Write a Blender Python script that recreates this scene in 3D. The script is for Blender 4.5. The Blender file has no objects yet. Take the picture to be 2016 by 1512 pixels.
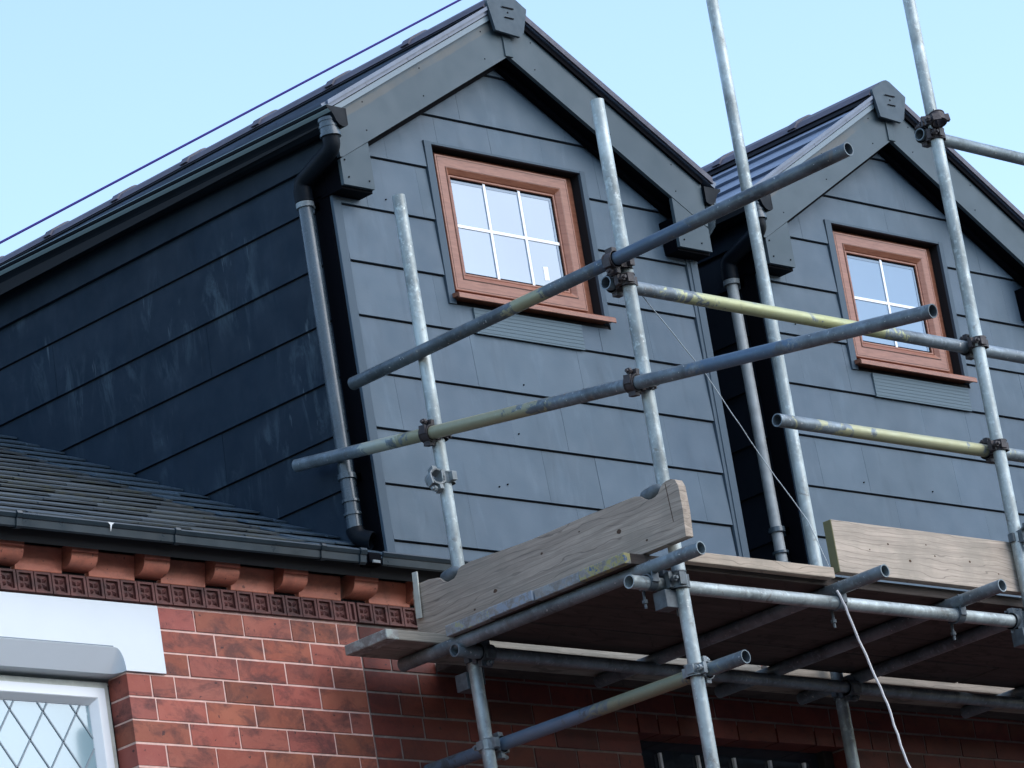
import bpy, bmesh, math, random
from mathutils import Vector, Matrix
random.seed(7)
S = bpy.context.scene
COL = S.collection
R = math.radians
GZ = -6.03                      # ground level; z = 0 is the foot of the near dormer's front wall

# ------------------------------------------------------------------ camera
cam_d = bpy.data.cameras.new("camera"); cam = bpy.data.objects.new("camera", cam_d); COL.objects.link(cam)
ax = Vector((0.7005166, -0.69626367, -0.15650365)); ay = -Vector((0.10376982, 0.31635611, -0.94294785)); az = -Vector((0.70605122, 0.64431026, 0.29386386))
M = Matrix((ax, ay, az)).transposed().to_4x4(); M.translation = Vector((-11.60443, -11.33569, -4.43395))
cam.matrix_world = M
cam_d.sensor_width = 36; cam_d.lens = 9071.05 / 2016 * 36; cam_d.clip_end = 3000
S.camera = cam
S.render.resolution_x = 1024; S.render.resolution_y = 768

# ------------------------------------------------------------------ sky, sun, exposure
SUN_AZ = R(158)     # compass bearing (from +Y, clockwise) of the bright part of the sky
SUN_EL = R(38)
w = bpy.data.worlds.new("World"); S.world = w; w.use_nodes = True
nt = w.node_tree; bg = nt.nodes["Background"]
sky = nt.nodes.new("ShaderNodeTexSky"); sky.sky_type = 'NISHITA'; sky.sun_disc = False
sky.sun_elevation = SUN_EL; sky.sun_rotation = SUN_AZ; sky.air_density = 1.0; sky.dust_density = 0.6; sky.ozone_density = 0.6
nt.links.new(sky.outputs[0], bg.inputs[0]); bg.inputs[1].default_value = 0.15
sd = bpy.data.lights.new("sun", 'SUN'); sun = bpy.data.objects.new("sun", sd); COL.objects.link(sun)
sd.energy = 0.95; sd.angle = R(65); sd.color = (1.0, 0.97, 0.92)
dv = Vector((math.sin(SUN_AZ) * math.cos(SUN_EL), math.cos(SUN_AZ) * math.cos(SUN_EL), math.sin(SUN_EL)))
sun.rotation_euler = dv.to_track_quat('Z', 'Y').to_euler()
S.view_settings.view_transform = 'Standard'; S.view_settings.look = 'None'; S.view_settings.gamma = 1
S.view_settings.exposure = 1.3
S.render.engine = 'CYCLES'

# ------------------------------------------------------------------ materials
def mat(name, col=(.5, .5, .5), rough=.6, metal=0., spec=.5):
    m = bpy.data.materials.new(name); m.use_nodes = True
    b = m.node_tree.nodes["Principled BSDF"]
    b.inputs["Base Color"].default_value = (*col, 1); b.inputs["Roughness"].default_value = rough
    b.inputs["Metallic"].default_value = metal; b.inputs["Specular IOR Level"].default_value = spec
    return m
class NT:
    def __init__(s, m): s.m = m; s.t = m.node_tree; s.b = s.t.nodes["Principled BSDF"]; s.co = s.t.nodes.new("ShaderNodeTexCoord").outputs["Object"]
    def link(s, a, b): s.t.links.new(a, b)
    def mapp(s, scale=(1, 1, 1), rot=(0, 0, 0)):
        n = s.t.nodes.new("ShaderNodeMapping"); n.inputs["Scale"].default_value = scale; n.inputs["Rotation"].default_value = rot
        s.link(s.co, n.inputs[0]); return n.outputs[0]
    def noise(s, sc, det=4, rough=.55, vec=None, dist=0.):
        n = s.t.nodes.new("ShaderNodeTexNoise"); n.inputs["Scale"].default_value = sc; n.inputs["Detail"].default_value = det
        n.inputs["Roughness"].default_value = rough; n.inputs["Distortion"].default_value = dist
        s.link(vec if vec is not None else s.co, n.inputs["Vector"]); return n.outputs["Fac"]
    def ramp(s, fac, stops):
        n = s.t.nodes.new("ShaderNodeValToRGB"); e = n.color_ramp.elements
        while len(e) < len(stops): e.new(.5)
        for el, (p, c) in zip(e, stops):
            el.position = p; el.color = (c, c, c, 1) if not hasattr(c, '__len__') else (*c, 1)
        s.link(fac, n.inputs[0]); return n.outputs[0]
    def mix(s, fac, a, b, mode='MIX'):
        n = s.t.nodes.new("ShaderNodeMix"); n.data_type = 'RGBA'; n.blend_type = mode
        for v, i in ((fac, 0), (a, 6), (b, 7)):
            if isinstance(v, (int, float)): n.inputs[i].default_value = v
            elif isinstance(v, tuple): n.inputs[i].default_value = (*v, 1)
            else: s.link(v, n.inputs[i])
        return n.outputs[2]
    def math(s, op, a, b=0.):
        n = s.t.nodes.new("ShaderNodeMath"); n.operation = op
        for v, i in ((a, 0), (b, 1)):
            if isinstance(v, (int, float)): n.inputs[i].default_value = v
            else: s.link(v, n.inputs[i])
        return n.outputs[0]
    def attr(s, name="tint"):
        n = s.t.nodes.new("ShaderNodeAttribute"); n.attribute_name = name; return n.outputs["Color"]
    def col(s, c): s.link(c, s.b.inputs["Base Color"])
    def rough(s, r): s.link(r, s.b.inputs["Roughness"])
    def bump(s, h, strength=.3, dist=.002):
        n = s.t.nodes.new("ShaderNodeBump"); n.inputs["Strength"].default_value = strength; n.inputs["Distance"].default_value = dist
        s.link(h, n.inputs["Height"]); s.link(n.outputs[0], s.b.inputs["Normal"])
    def axis(s, i):
        n = s.t.nodes.new("ShaderNodeSeparateXYZ"); s.link(s.co, n.inputs[0]); return n.outputs[i]

def cladding_mat(name, base, dusty=False, rough=.5):
    m = mat(name, base, rough, spec=.22); n = NT(m)
    a = n.ramp(n.noise(2.2, 5, .6), [(.3, .90), (.7, 1.07)])
    c = n.mix(1., n.mix(1., base, a, 'MULTIPLY'), n.attr(), 'MULTIPLY')
    st = n.noise(3.5, 5, .65, n.mapp((2.6, 2.6, .7)), .4)
    c = n.mix(n.ramp(st, [(.56, 0.), (.78, .25)]), c, tuple(min(1, v * 1.9 + .02) for v in base))
    c = n.mix(n.ramp(n.noise(6, 3, .5, n.mapp((3, 3, .5))), [(.6, 0.), (.78, .35)]), c, tuple(v * .55 for v in base))
    if dusty:
        d1 = n.ramp(n.noise(1.9, 3, .6), [(.48, 0.), (.64, 1.)])
        d2 = n.ramp(n.noise(4.5, 6, .72, n.mapp((1., 2.6, .75)), .7), [(.5, 0.), (.68, .55)])
        c = n.mix(n.math('MULTIPLY', d1, d2), c, (.085, .125, .15))
        d3 = n.ramp(n.noise(5., 3, .6, n.mapp((1., 6.0, .9)), .3), [(.66, 0.), (.76, .7)])
        c = n.mix(n.math('MULTIPLY', d1, d3), c, (.17, .22, .24))
    n.col(c)
    n.bump(n.noise(60, 4, .6, n.mapp((1, 1, 3))), .25, .001)
    n.rough(n.ramp(n.noise(9, 3), [(.3, rough - .08), (.7, rough + .12)]))
    return m
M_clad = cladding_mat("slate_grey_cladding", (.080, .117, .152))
M_clad_side = cladding_mat("dusty_shaded_cladding", (.0080, .0205, .036), True, .62)  # side wall's shade put into a darker base than the front; chalk dust on top
M_clad_side2 = cladding_mat("shaded_cladding", (.009, .014, .022), False, .62)  # clean shaded copy of the cladding, the darkness put into its base
M_trim = mat("grey_trim", (.066, .096, .124), .55, spec=.15)
M_flash = mat("pale_ribbed_strip", (.105, .150, .178), .6, spec=.2)
M_back = mat("black_membrane", (.004, .005, .007), .8)
def smooth_mat(name, base, rough, var=.25, sc=5., spec=.5):
    m = mat(name, base, rough, spec=spec); n = NT(m)
    c = n.mix(1., base, n.ramp(n.noise(sc, 5, .6), [(.25, 1 - var), (.75, 1 + var)]), 'MULTIPLY')
    n.col(c); n.rough(n.ramp(n.noise(sc * 3, 3), [(.3, max(.05, rough - .08)), (.7, rough + .1)])); n.bump(n.noise(sc * 9, 4), .15, .001)
    return m
M_barge = smooth_mat("grey_bargeboard", (.060, .086, .102), .5, .06, 3., .2)
def barge_mat(cx, at, sl, sgn):
    m = mat("mottled_bargeboard", (.09, .1, .11), .5, spec=.2); n = NT(m)
    c = n.mix(1., (.060, .086, .102), n.ramp(n.noise(3., 5, .6), [(.25, .95), (.75, 1.05)]), 'MULTIPLY')
    if sgn < 0:                                    # a clay-coloured band follows the top of the left boards
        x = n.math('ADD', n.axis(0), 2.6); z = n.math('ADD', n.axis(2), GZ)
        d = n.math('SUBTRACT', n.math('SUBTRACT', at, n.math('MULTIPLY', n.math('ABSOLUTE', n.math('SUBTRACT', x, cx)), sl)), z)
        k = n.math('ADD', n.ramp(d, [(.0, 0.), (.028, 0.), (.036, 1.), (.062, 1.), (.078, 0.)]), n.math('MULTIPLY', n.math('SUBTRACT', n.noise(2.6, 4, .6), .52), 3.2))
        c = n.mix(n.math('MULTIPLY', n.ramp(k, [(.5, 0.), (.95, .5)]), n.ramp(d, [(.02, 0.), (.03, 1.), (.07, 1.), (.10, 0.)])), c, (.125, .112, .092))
    n.col(c); n.rough(n.ramp(n.noise(9, 3), [(.3, .34), (.7, .52)])); n.bump(n.noise(27, 4), .15, .001)
    return m
M_black = mat("black_plastic", (.0015, .002, .004), .7, spec=.05)
M_fascia = smooth_mat("dark_blue_fascia", (.006, .015, .026), .6, .2, 4., .2)
M_gutter = smooth_mat("black_gutter_plastic", (.004, .007, .011), .5, .35, 6., .12)
M_main_gutter = smooth_mat("weathered_gutter_plastic", (.017, .029, .037), .34, .35, 4., .5)
M_pipe = smooth_mat("grey_pipe_plastic", (.050, .072, .088), .26, .3, 8., .6)
M_pipe_pale = smooth_mat("pale_grey_pipe", (.34, .37, .37), .45, .3, 14.)  # paler than the near dormer's pipe
M_ridge = smooth_mat("lilac_grey_concrete", (.072, .070, .095), .6, .25, 9.)
M_tile = smooth_mat("grey_roof_tile", (.095, .125, .18), .34, .25, 6.)
M_cap = smooth_mat("grey_ridge_cap", (.055, .080, .100), .55, .12, 12., .25)
M_rim_glint = mat("painted_rim_glint", (.30, .41, .44), .28)  # pale colour painted for the sky glint on the gutter rim
M_bead = mat("pale_blue_grey_trim", (.12, .17, .205), .4)
M_white = mat("white_upvc", (.84, .87, .87), .3)
M_whitestone = smooth_mat("white_painted_stone", (.74, .79, .81), .7, .03, 3.)
M_putty = smooth_mat("old_white_paint", (.55, .56, .48), .6, .2, 20.)

def wood_frame_mat():
    m = mat("golden_oak_foil", (.25, .095, .052), .42); n = NT(m)
    g = n.noise(9, 5, .6, n.mapp((1.5, 1.5, 12)), .5)
    c = n.mix(n.ramp(g, [(.3, 0.), (.7, 1.)]), (.20, .070, .038), (.31, .125, .072))
    n.col(c); n.bump(n.noise(90, 2), .08, .0005); return m
M_oak = wood_frame_mat()
M_oak_shade = mat("oak_step_shade", (.07, .025, .014), .6)  # dark brown painted for the shadows at the sash steps

def brick_mat(name, a, b, dark, amt=.68, rough=.62):
    m = mat(name, a, rough, spec=.35); n = NT(m)
    t = n.attr()
    c = n.mix(1., n.mix(n.ramp(n.noise(5, 4, .6), [(.3, 0.), (.7, 1.)]), a, b), t, 'MULTIPLY')
    smudge = n.math('MULTIPLY', n.ramp(n.noise(7, 6, .68, n.mapp((1, 1, 1.8)), .5), [(.46, 0.), (.62, 1.)]), amt)
    c = n.mix(smudge, c, dark)
    c = n.mix(n.ramp(n.noise(60, 4, .6), [(.55, 0.), (.72, .2)]), c, tuple(min(1, v * 1.35) for v in b))
    c = n.mix(n.ramp(n.noise(38, 2, .5), [(.70, 0.), (.74, .8)]), c, dark)
    n.col(c); n.bump(n.noise(55, 5, .6), .35, .002); return m
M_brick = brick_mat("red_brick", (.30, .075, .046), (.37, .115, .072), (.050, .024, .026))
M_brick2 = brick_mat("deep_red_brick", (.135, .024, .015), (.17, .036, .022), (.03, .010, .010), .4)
M_terra = brick_mat("orange_terracotta", (.62, .20, .125), (.68, .25, .16), (.13, .055, .04), .35, .5)
M_rosette = brick_mat("dark_moulded_brick", (.13, .045, .038), (.16, .06, .05), (.035, .015, .014), .7)
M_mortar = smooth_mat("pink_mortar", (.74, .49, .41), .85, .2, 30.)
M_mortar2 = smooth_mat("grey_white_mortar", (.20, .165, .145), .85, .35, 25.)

def slate_mat():
    m = mat("old_roof_slate", (.06, .07, .08), .5, spec=.5); n = NT(m)
    c = n.mix(1., (.058, .073, .083), n.attr(), 'MULTIPLY')
    c = n.mix(n.ramp(n.noise(14, 6, .7, n.mapp((1, 2, 2)), .3), [(.5, 0.), (.7, .6)]), c, (.10, .105, .10))
    # moss and algae lie on the lower courses
    yel = n.math('MULTIPLY', n.ramp(n.noise(2.6, 4, .6), [(.46, 0.), (.6, 1.)]), n.ramp(n.noise(26, 4, .7), [(.42, 0.), (.62, .5)]))
    c = n.mix(yel, c, (.085, .085, .042))
    n.col(c); n.bump(n.noise(40, 5, .65), .5, .003); n.rough(n.ramp(n.noise(8), [(.3, .38), (.7, .62)])); return m
M_slate = slate_mat()
M_slate_new = smooth_mat("newer_blue_slate", (.075, .11, .14), .33, .2, 9., .6)
M_lead = smooth_mat("pale_lead_soaker", (.17, .19, .19), .45, .2, 12.)

def tube_mat(name, patches=(), base=(.37, .415, .405), dark=False, gen=None):
    """galvanised steel; patches = (axis, centre, half width, colour) of old band paint left on the tube"""
    m = mat(name, base, .45, .35, .4); n = NT(m)
    c = n.mix(n.ramp(n.noise(7, 6, .65, n.mapp((1, 1, .6)), .3), [(.32, 0.), (.66, 1.)]), tuple(v * .5 for v in base), tuple(min(1, v * 1.3) for v in base))
    c = n.mix(n.ramp(n.noise(45, 3, .6), [(.55, 0.), (.66, .6)]), c, tuple(min(1, v * 1.45) for v in base))
    c = n.mix(n.ramp(n.noise(18, 5, .7, None, .6), [(.60, 0.), (.68, .6)]), c, (.16, .135, .11))
    c = n.mix(n.ramp(n.noise(75, 2, .5), [(.70, 0.), (.73, .9)]), c, (.55, .55, .52))
    c = n.mix(n.ramp(n.noise(9, 4, .7, n.mapp((9, 9, 1.2)) if not patches else n.mapp((1, 1, 9))), [(.62, 0.), (.7, .4)]), c, tuple(v * .4 for v in base))
    for (i, ce, hw, pc) in patches:
        d = n.math('ABSOLUTE', n.math('SUBTRACT', n.axis(i), ce))
        k = n.math('SUBTRACT', 1., n.math('DIVIDE', d, hw))
        k = n.math('ADD', n.math('MULTIPLY', k, 1.1), n.math('MULTIPLY', n.math('SUBTRACT', n.noise(16, 6, .72, None, .8), .5), 3.2))
        c = n.mix(n.ramp(k, [(.25, 0.), (.42, .85)]), c, pc)
    n.col(c); n.bump(n.noise(55, 5, .65), .4, .0015)
    n.rough(n.ramp(n.noise(16, 4), [(.3, .34), (.7, .62)])); return m
M_tube = tube_mat("galvanised_tube")
M_tube_dull = tube_mat("dull_galvanised_tube", base=(.19, .23, .245))
YEL = (.40, .38, .19); BLU = (.09, .15, .22); PALE = (.45, .47, .38)
M_tube_r1 = tube_mat("tube_blue_yellow", [(1, -.99 + .9, .13, (.34, .34, .21)), (1, -1.55 + .9, .32, (.075, .115, .165))], (.105, .13, .145))
M_tube_r2 = tube_mat("tube_yellow_worn", [(1, -.55 + .9, .52, (.34, .33, .20)), (1, -1.9 + .9, .26, BLU), (1, -.15 + .9, .12, PALE)], (.15, .185, .205))
M_tube_r3 = tube_mat("tube_pale_yellow", [(0, .78, .62, (.47, .48, .25)), (0, 1.2, .35, (.42, .43, .21))], (.20, .24, .265))
M_tube_r4 = tube_mat("tube_yellow_band", [(0, 1.45, .62, (.44, .43, .24))], (.20, .24, .26))
M_tube_bl = tube_mat("tube_blue_olive", [(1, -.55 + .9, .5, (.15, .22, .30)), (1, -1.15 + .9, .35, (.26, .28, .18))], (.13, .165, .185))
M_rust = smooth_mat("rusty_fitting", (.040, .032, .032), .6, .5, 35.)
M_galvf = smooth_mat("galvanised_fitting", (.20, .23, .235), .45, .4, 30.)
M_gal_dark = smooth_mat("dirty_fitting", (.085, .105, .115), .5, .5, 30.)

def board_mat(name, base, axis='y', paint=None, grain=.5):
    m = mat(name, base, .75, spec=.25); n = NT(m)
    sc = {'y': (3.5, .28, 9.), 'x': (.28, 3.5, 9.)}[axis]
    g = n.noise(6, 8, .68, n.mapp(sc), .9)
    wv = n.t.nodes.new("ShaderNodeTexWave"); wv.wave_type = 'BANDS'; wv.bands_direction = 'Z'; wv.inputs["Scale"].default_value = 8.; wv.inputs["Distortion"].default_value = 14.; wv.inputs["Detail"].default_value = 3.; wv.inputs["Detail Scale"].default_value = .8
    n.link(n.mapp({'y': (1, .45, 2.), 'x': (.45, 1, 2.)}[axis]), wv.inputs["Vector"])
    c = n.mix(n.ramp(g, [(.3, 0.), (.72, 1.)]), tuple(v * (1 - grain) for v in base), tuple(min(1, v * 1.25) for v in base))
    c = n.mix(n.ramp(wv.outputs["Fac"], [(.0, .7), (.045, 0.)]), c, tuple(v * .35 for v in base))
    c = n.mix(n.ramp(n.noise(4., 6, .68), [(.46, 0.), (.66, .6)]), c, (base[0] * .62, base[1] * .66, base[2] * .66))
    vo = n.t.nodes.new("ShaderNodeTexVoronoi"); vo.inputs["Scale"].default_value = 3.4; n.link(n.mapp({'y': (1, .7, 1.6), 'x': (.7, 1, 1.6)}[axis]), vo.inputs["Vector"])
    c = n.mix(n.ramp(vo.outputs["Distance"], [(.04, .85), (.065, 0.)]), c, tuple(v * .25 for v in base))
    if paint and len(paint) and paint[0][0] > .02:
        c = n.mix(n.math('LESS_THAN', n.axis(0), paint[0][0]), c, n.mix(n.ramp(n.noise(14, 6, .7), [(.35, 0.), (.65, 1.)]), (.17, .16, .14), (.36, .35, .32)))
    if paint:
        for (lim, pc, thr) in paint:
            k = n.math('LESS_THAN', n.axis(0), lim)
            k = n.math('MULTIPLY', k, n.ramp(n.noise(30, 5, .7), [(thr, 0.), (thr + .08, 1.)]))
            c = n.mix(k, c, pc)
    n.col(c); n.bump(g, .5, .002); return m
M_board = board_mat("weathered_board", (.34, .28, .22), 'x')
M_board_y = board_mat("weathered_toe_board", (.46, .375, .295), 'y')
M_board_new = board_mat("pale_toe_board", (.46, .375, .29), 'x', grain=.3)
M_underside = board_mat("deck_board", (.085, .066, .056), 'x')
M_knot = smooth_mat("wood_knot", (.10, .06, .04), .8, .3, 40., .2)
M_rope = mat("white_cord", (.72, .70, .68), .7)
M_wire = mat("steel_wire", (.45, .5, .52), .4, .6)
M_cable = mat("violet_black_cable", (.030, .018, .16), .6, spec=.1)

def glass_mat(name, base):
    m = mat(name, base, .06, spec=.9); n = NT(m)
    n.col(n.mix(n.ramp(n.noise(1.6, 2, .5), [(.3, 0.), (.7, 1.)]), tuple(v * .9 for v in base), tuple(min(1, v * 1.1) for v in base)))
    m.node_tree.nodes["Principled BSDF"].inputs["Coat Weight"].default_value = .3
    m.node_tree.nodes["Principled BSDF"].inputs["Coat Roughness"].default_value = .03
    return m
M_glass = glass_mat("painted_sky_glass", (.170, .255, .350))  # pale base colour stands in for the reflected sky
M_glass_low = glass_mat("leaded_glass", (.24, .36, .40))  # sky reflection put into the base colour here too
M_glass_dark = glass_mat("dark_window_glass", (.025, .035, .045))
M_bar = mat("white_glazing_bar", (.85, .88, .90), .35)
M_pane_shade = mat("grey_pane_shade", (.16, .225, .30), .15)
M_leadline = mat("lead_came", (.20, .25, .28), .5)
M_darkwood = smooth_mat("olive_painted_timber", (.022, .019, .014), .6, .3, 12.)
M_ground = smooth_mat("asphalt", (.05, .05, .052), .9, .3, 2.)
M_pave = smooth_mat("paving", (.09, .09, .09), .85, .2, 2.)
M_concrete = M_pave

# ------------------------------------------------------------------ mesh building
class MB:
    def __init__(s): s.v = []; s.f = []; s.t = []; s.sm = []
    def add(s, vs, fs, tint=1., smooth=False):
        o = len(s.v); s.v += [tuple(v) for v in vs]
        for f in fs: s.f.append(tuple(i + o for i in f)); s.t.append(tint); s.sm.append(smooth)
        return s
    def box(s, x0, x1, y0, y1, z0, z1, tint=1.):
        return s.add([(x0, y0, z0), (x1, y0, z0), (x1, y1, z0), (x0, y1, z0), (x0, y0, z1), (x1, y0, z1), (x1, y1, z1), (x0, y1, z1)],
                     [(0, 3, 2, 1), (4, 5, 6, 7), (0, 1, 5, 4), (1, 2, 6, 5), (2, 3, 7, 6), (3, 0, 4, 7)], tint)
    def obox(s, c, u, v, w_, tint=1.):
        """box from centre and three half-extent vectors"""
        c = Vector(c); u = Vector(u); v = Vector(v); w_ = Vector(w_)
        P = [c + a * u + b * v + d * w_ for d in (-1, 1) for (a, b) in ((-1, -1), (1, -1), (1, 1), (-1, 1))]
        fs = [(0, 3, 2, 1), (4, 5, 6, 7), (0, 1, 5, 4), (1, 2, 6, 5), (2, 3, 7, 6), (3, 0, 4, 7)]
        if u.cross(v).dot(w_) < 0: fs = [f[::-1] for f in fs]
        return s.add(P, fs, tint)
    def prism(s, poly, to3, d0, d1, tint=1., smooth=False):
        """poly: 2-D points, to3(p, d) -> 3-D; extruded from d0 to d1"""
        n = len(poly); a = [to3(p, d0) for p in poly]; b = [to3(p, d1) for p in poly]
        s.add(a + b, [tuple(range(n))[::-1], tuple(range(n, 2 * n))], tint)
        s.add(a + b, [(i, (i + 1) % n, n + (i + 1) % n, n + i) for i in range(n)], tint, smooth)
        return s
    def tube(s, pts, r, wall=0., seg=20, tint=1., caps=True):
        P = [Vector(p) for p in pts]; n = len(P); rings = []
        t0 = (P[1] - P[0]).normalized(); up = Vector((0, 0, 1)) if abs(t0.z) < .9 else Vector((1, 0, 0))
        u = t0.cross(up).normalized()
        for i in range(n):
            ta = (P[i] - P[i - 1]).normalized() if i else t0
            tb = (P[i + 1] - P[i]).normalized() if i < n - 1 else ta
            t = (ta + tb).normalized(); u = (u - t * u.dot(t)).normalized(); v = t.cross(u)
            k = 1 / max(.5, t.dot(tb))
            rings.append((P[i], u.copy(), v, (r[i] if hasattr(r, '__len__') else r)))
        def ring(c, u, v, rr): return [c + u * math.cos(2 * math.pi * j / seg) * rr + v * math.sin(2 * math.pi * j / seg) * rr for j in range(seg)]
        vs = []
        for c, u, v, rr in rings: vs += ring(c, u, v, rr)
        s.add(vs, [(i * seg + j, i * seg + (j + 1) % seg, (i + 1) * seg + (j + 1) % seg, (i + 1) * seg + j) for i in range(n - 1) for j in range(seg)], tint, True)
        if wall:
            vs = []
            for c, u, v, rr in rings: vs += ring(c, u, v, rr - wall)
            s.add(vs, [(i * seg + j, (i + 1) * seg + j, (i + 1) * seg + (j + 1) % seg, i * seg + (j + 1) % seg) for i in range(n - 1) for j in range(seg)], tint, True)
            for (c, u, v, rr), fl in ((rings[0], 0), (rings[-1], 1)):
                vs = ring(c, u, v, rr) + ring(c, u, v, rr - wall)
                s.add(vs, [((j, seg + j, seg + (j + 1) % seg, (j + 1) % seg) if fl else (j, (j + 1) % seg, seg + (j + 1) % seg, seg + j)) for j in range(seg)], tint)
        elif caps:
            for (c, u, v, rr), fl in ((rings[0], 0), (rings[-1], 1)):
                s.add(ring(c, u, v, rr), [tuple(range(seg)) if fl else tuple(range(seg))[::-1]], tint)
        return s
    def build(s, name, m, parent=None, bevel=0., origin=None):
        me = bpy.data.meshes.new(name)
        o = bpy.data.objects.new(name, me); COL.objects.link(o)
        org = Vector((0, 0, 0))
        if parent is not None: org = wloc(parent); o.parent = parent
        elif origin is not None: org = Vector(origin); o.location = org
        me.from_pydata([tuple(Vector(v) - org) for v in s.v], [], s.f)
        me.polygons.foreach_set("use_smooth", s.sm)
        ca = me.color_attributes.new("tint", 'FLOAT_COLOR', 'CORNER')
        vals = []
        for p, t in zip(me.polygons, s.t):
            c = (t, t, t) if not hasattr(t, '__len__') else t
            vals += [c[0], c[1], c[2], 1.] * p.loop_total
        ca.data.foreach_set("color", vals)
        me.materials.append(m); me.update()
        if bevel:
            b = o.modifiers.new("bevel", 'BEVEL'); b.width = bevel; b.segments = 2; b.limit_method = 'ANGLE'; b.angle_limit = R(40)
        return o
def wloc(o):
    v = Vector(o.location)
    while o.parent: o = o.parent; v += Vector(o.location)
    return v
def tag(o, label=None, cat=None, group=None, kind=None):
    if label: o["label"] = label
    if cat: o["category"] = cat
    if group: o["group"] = group
    if kind: o["kind"] = kind
    return o
def thing(name, loc, label, cat, group=None):
    e = bpy.data.objects.new(name, None); e.empty_display_size = .2; COL.objects.link(e); e.location = loc
    return tag(e, label, cat, group)
def clip(poly, a, b, c):
    """keep the side a*x + b*y <= c"""
    out = []
    for i in range(len(poly)):
        p, q = poly[i], poly[(i + 1) % len(poly)]
        dp = a * p[0] + b * p[1] - c; dq = a * q[0] + b * q[1] - c
        if dp <= 0: out.append(p)
        if (dp < 0 < dq) or (dq < 0 < dp):
            t = dp / (dp - dq); out.append((p[0] + (q[0] - p[0]) * t, p[1] + (q[1] - p[1]) * t))
    return out
def tint(a=.9, b=1.1): return random.uniform(a, b)

# ------------------------------------------------------------------ setting
g = MB(); g.add([(-400, -400, GZ), (400, -400, GZ), (400, 400, GZ), (-400, 400, GZ)], [(0, 1, 2, 3)])
tag(g.build("ground", M_ground), kind="structure")
p = MB(); p.box(-60, 60, -5.2, -2.6, GZ - .05, GZ + .12); tag(p.build("pavement", M_pave, bevel=.01), kind="structure")
p = MB(); p.box(-60, 60, -2.6, -.02, GZ - .05, GZ + .124); tag(p.build("front_path", M_pave), kind="structure")

# ------------------------------------------------------------------ houses
YW = -.035
LH = thing("brick_house", (-2.6, 2.0, GZ), "left red brick house with white window lintel, old slate roof and orange corbels", "house")
RH = thing("brick_house", (2.6, 2.0, GZ), "right brick house carrying two grey clad dormers behind the scaffold", "house")
SEAM = -.245
CZ = [-.308 - .0822 * k for k in range(16)]            # bed joints

def brick_run(mb, x0, x1, k, off, gap, closer=None, depth=.10, jit=1.):
    z1 = CZ[k] - gap * .55; z0 = CZ[k + 1] + gap * .45
    L = .2275; x = x0 - ((off) % L)
    first = True
    while x < x1 - .012:
        a = max(x, x0); b = min(x + L, x1)
        if b - a < .06 and first: x += L; a0_ = a; a, b = a0_, min(x + L, x1)
        if x1 - b < .06: b = x1; x = x1
        first = False
        if random.random() < .13 and b - a > .2:                      # a pair of headers
            mid = (a + b) / 2; cuts = [(a, mid), (mid, b)]
        else: cuts = [(a, b)]
        for (c, d) in cuts:
            if d - c < .03: continue
            t = random.choice([1, 1, 1.06, .93, .86, 1.15, .70, .97]) * random.uniform(.93, 1.07)
            tt = (t, t * random.uniform(.9, 1.08), t * random.uniform(.88, 1.18))
            j = random.uniform(-.0012, .0012) * jit
            ga = gap / 2 if c > x0 + .001 else 0; gb = gap / 2 if d < x1 - .001 else 0
            zj = random.uniform(-.0008, .0008)
            mb.box(c + ga, d - gb, YW + j, YW + depth, z0 + zj, z1 + zj, tt)
        x += L
# left house wall: opening for the window, lintel above it
WX = -1.375; LT_R = -1.2; LT_B = -.551
mb = MB()
for k in range(15):
    zt = CZ[k]; xr = SEAM - .004
    xl = LT_R + .004 if zt > LT_B + .02 else WX
    off = [.06, .185, .075, .18, .03, .1, .20][k % 7] + .02 * k
    brick_run(mb, xl, xr, k, off, .0074)
wallL = mb.build("brick_wall", M_brick, LH, bevel=.0012)
m2 = MB(); m2.prism([(LT_R + .006, -.3005), (LT_R + .006, LT_B - .002), (WX + .002, LT_B - .002), (WX + .002, CZ[15]), (SEAM, CZ[15]), (SEAM, -.3005)], lambda p, d: (p[0], d, p[1]), YW + .099, YW + .0025)
m2.build("mortar", M_mortar, wallL)
# masonry below and behind, with the real bulk of the house
m3 = MB(); m3.box(-4.8, -2.751, YW, YW + .12, CZ[15], LT_B); m3.box(-4.8, SEAM, YW + .001, YW + .12, GZ, CZ[15]); m3.box(-4.8, -4.6, YW + .12, 8, GZ, -.1); m3.box(-4.8, SEAM, 7.9, 8., GZ, -.1)
m3.build("lower_wall", M_brick2, LH)

# right house wall
mb = MB()
WRX0, WRX1, WRZ = 1.16, 2.36, -.575
for k in range(15):
    off = [.21, .09, .19, .075, .2, .1, .02][k % 7]
    if CZ[k] > WRZ + .02: brick_run(mb, SEAM + .006, 5.2, k, off, .0085)
    else:
        brick_run(mb, SEAM + .006, WRX0, k, off, .0085); brick_run(mb, WRX1, 5.2, k, off, .0085)
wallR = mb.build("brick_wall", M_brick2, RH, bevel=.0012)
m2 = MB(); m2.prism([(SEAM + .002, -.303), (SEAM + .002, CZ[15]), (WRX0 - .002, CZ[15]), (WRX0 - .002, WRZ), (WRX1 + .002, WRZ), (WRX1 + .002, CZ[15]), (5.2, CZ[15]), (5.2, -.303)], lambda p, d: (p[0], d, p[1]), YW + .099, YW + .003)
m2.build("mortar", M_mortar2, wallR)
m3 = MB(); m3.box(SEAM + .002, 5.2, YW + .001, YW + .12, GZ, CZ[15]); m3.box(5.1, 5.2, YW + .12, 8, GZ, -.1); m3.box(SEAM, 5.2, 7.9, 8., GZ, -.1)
m3.build("lower_wall", M_brick2, RH)

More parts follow.
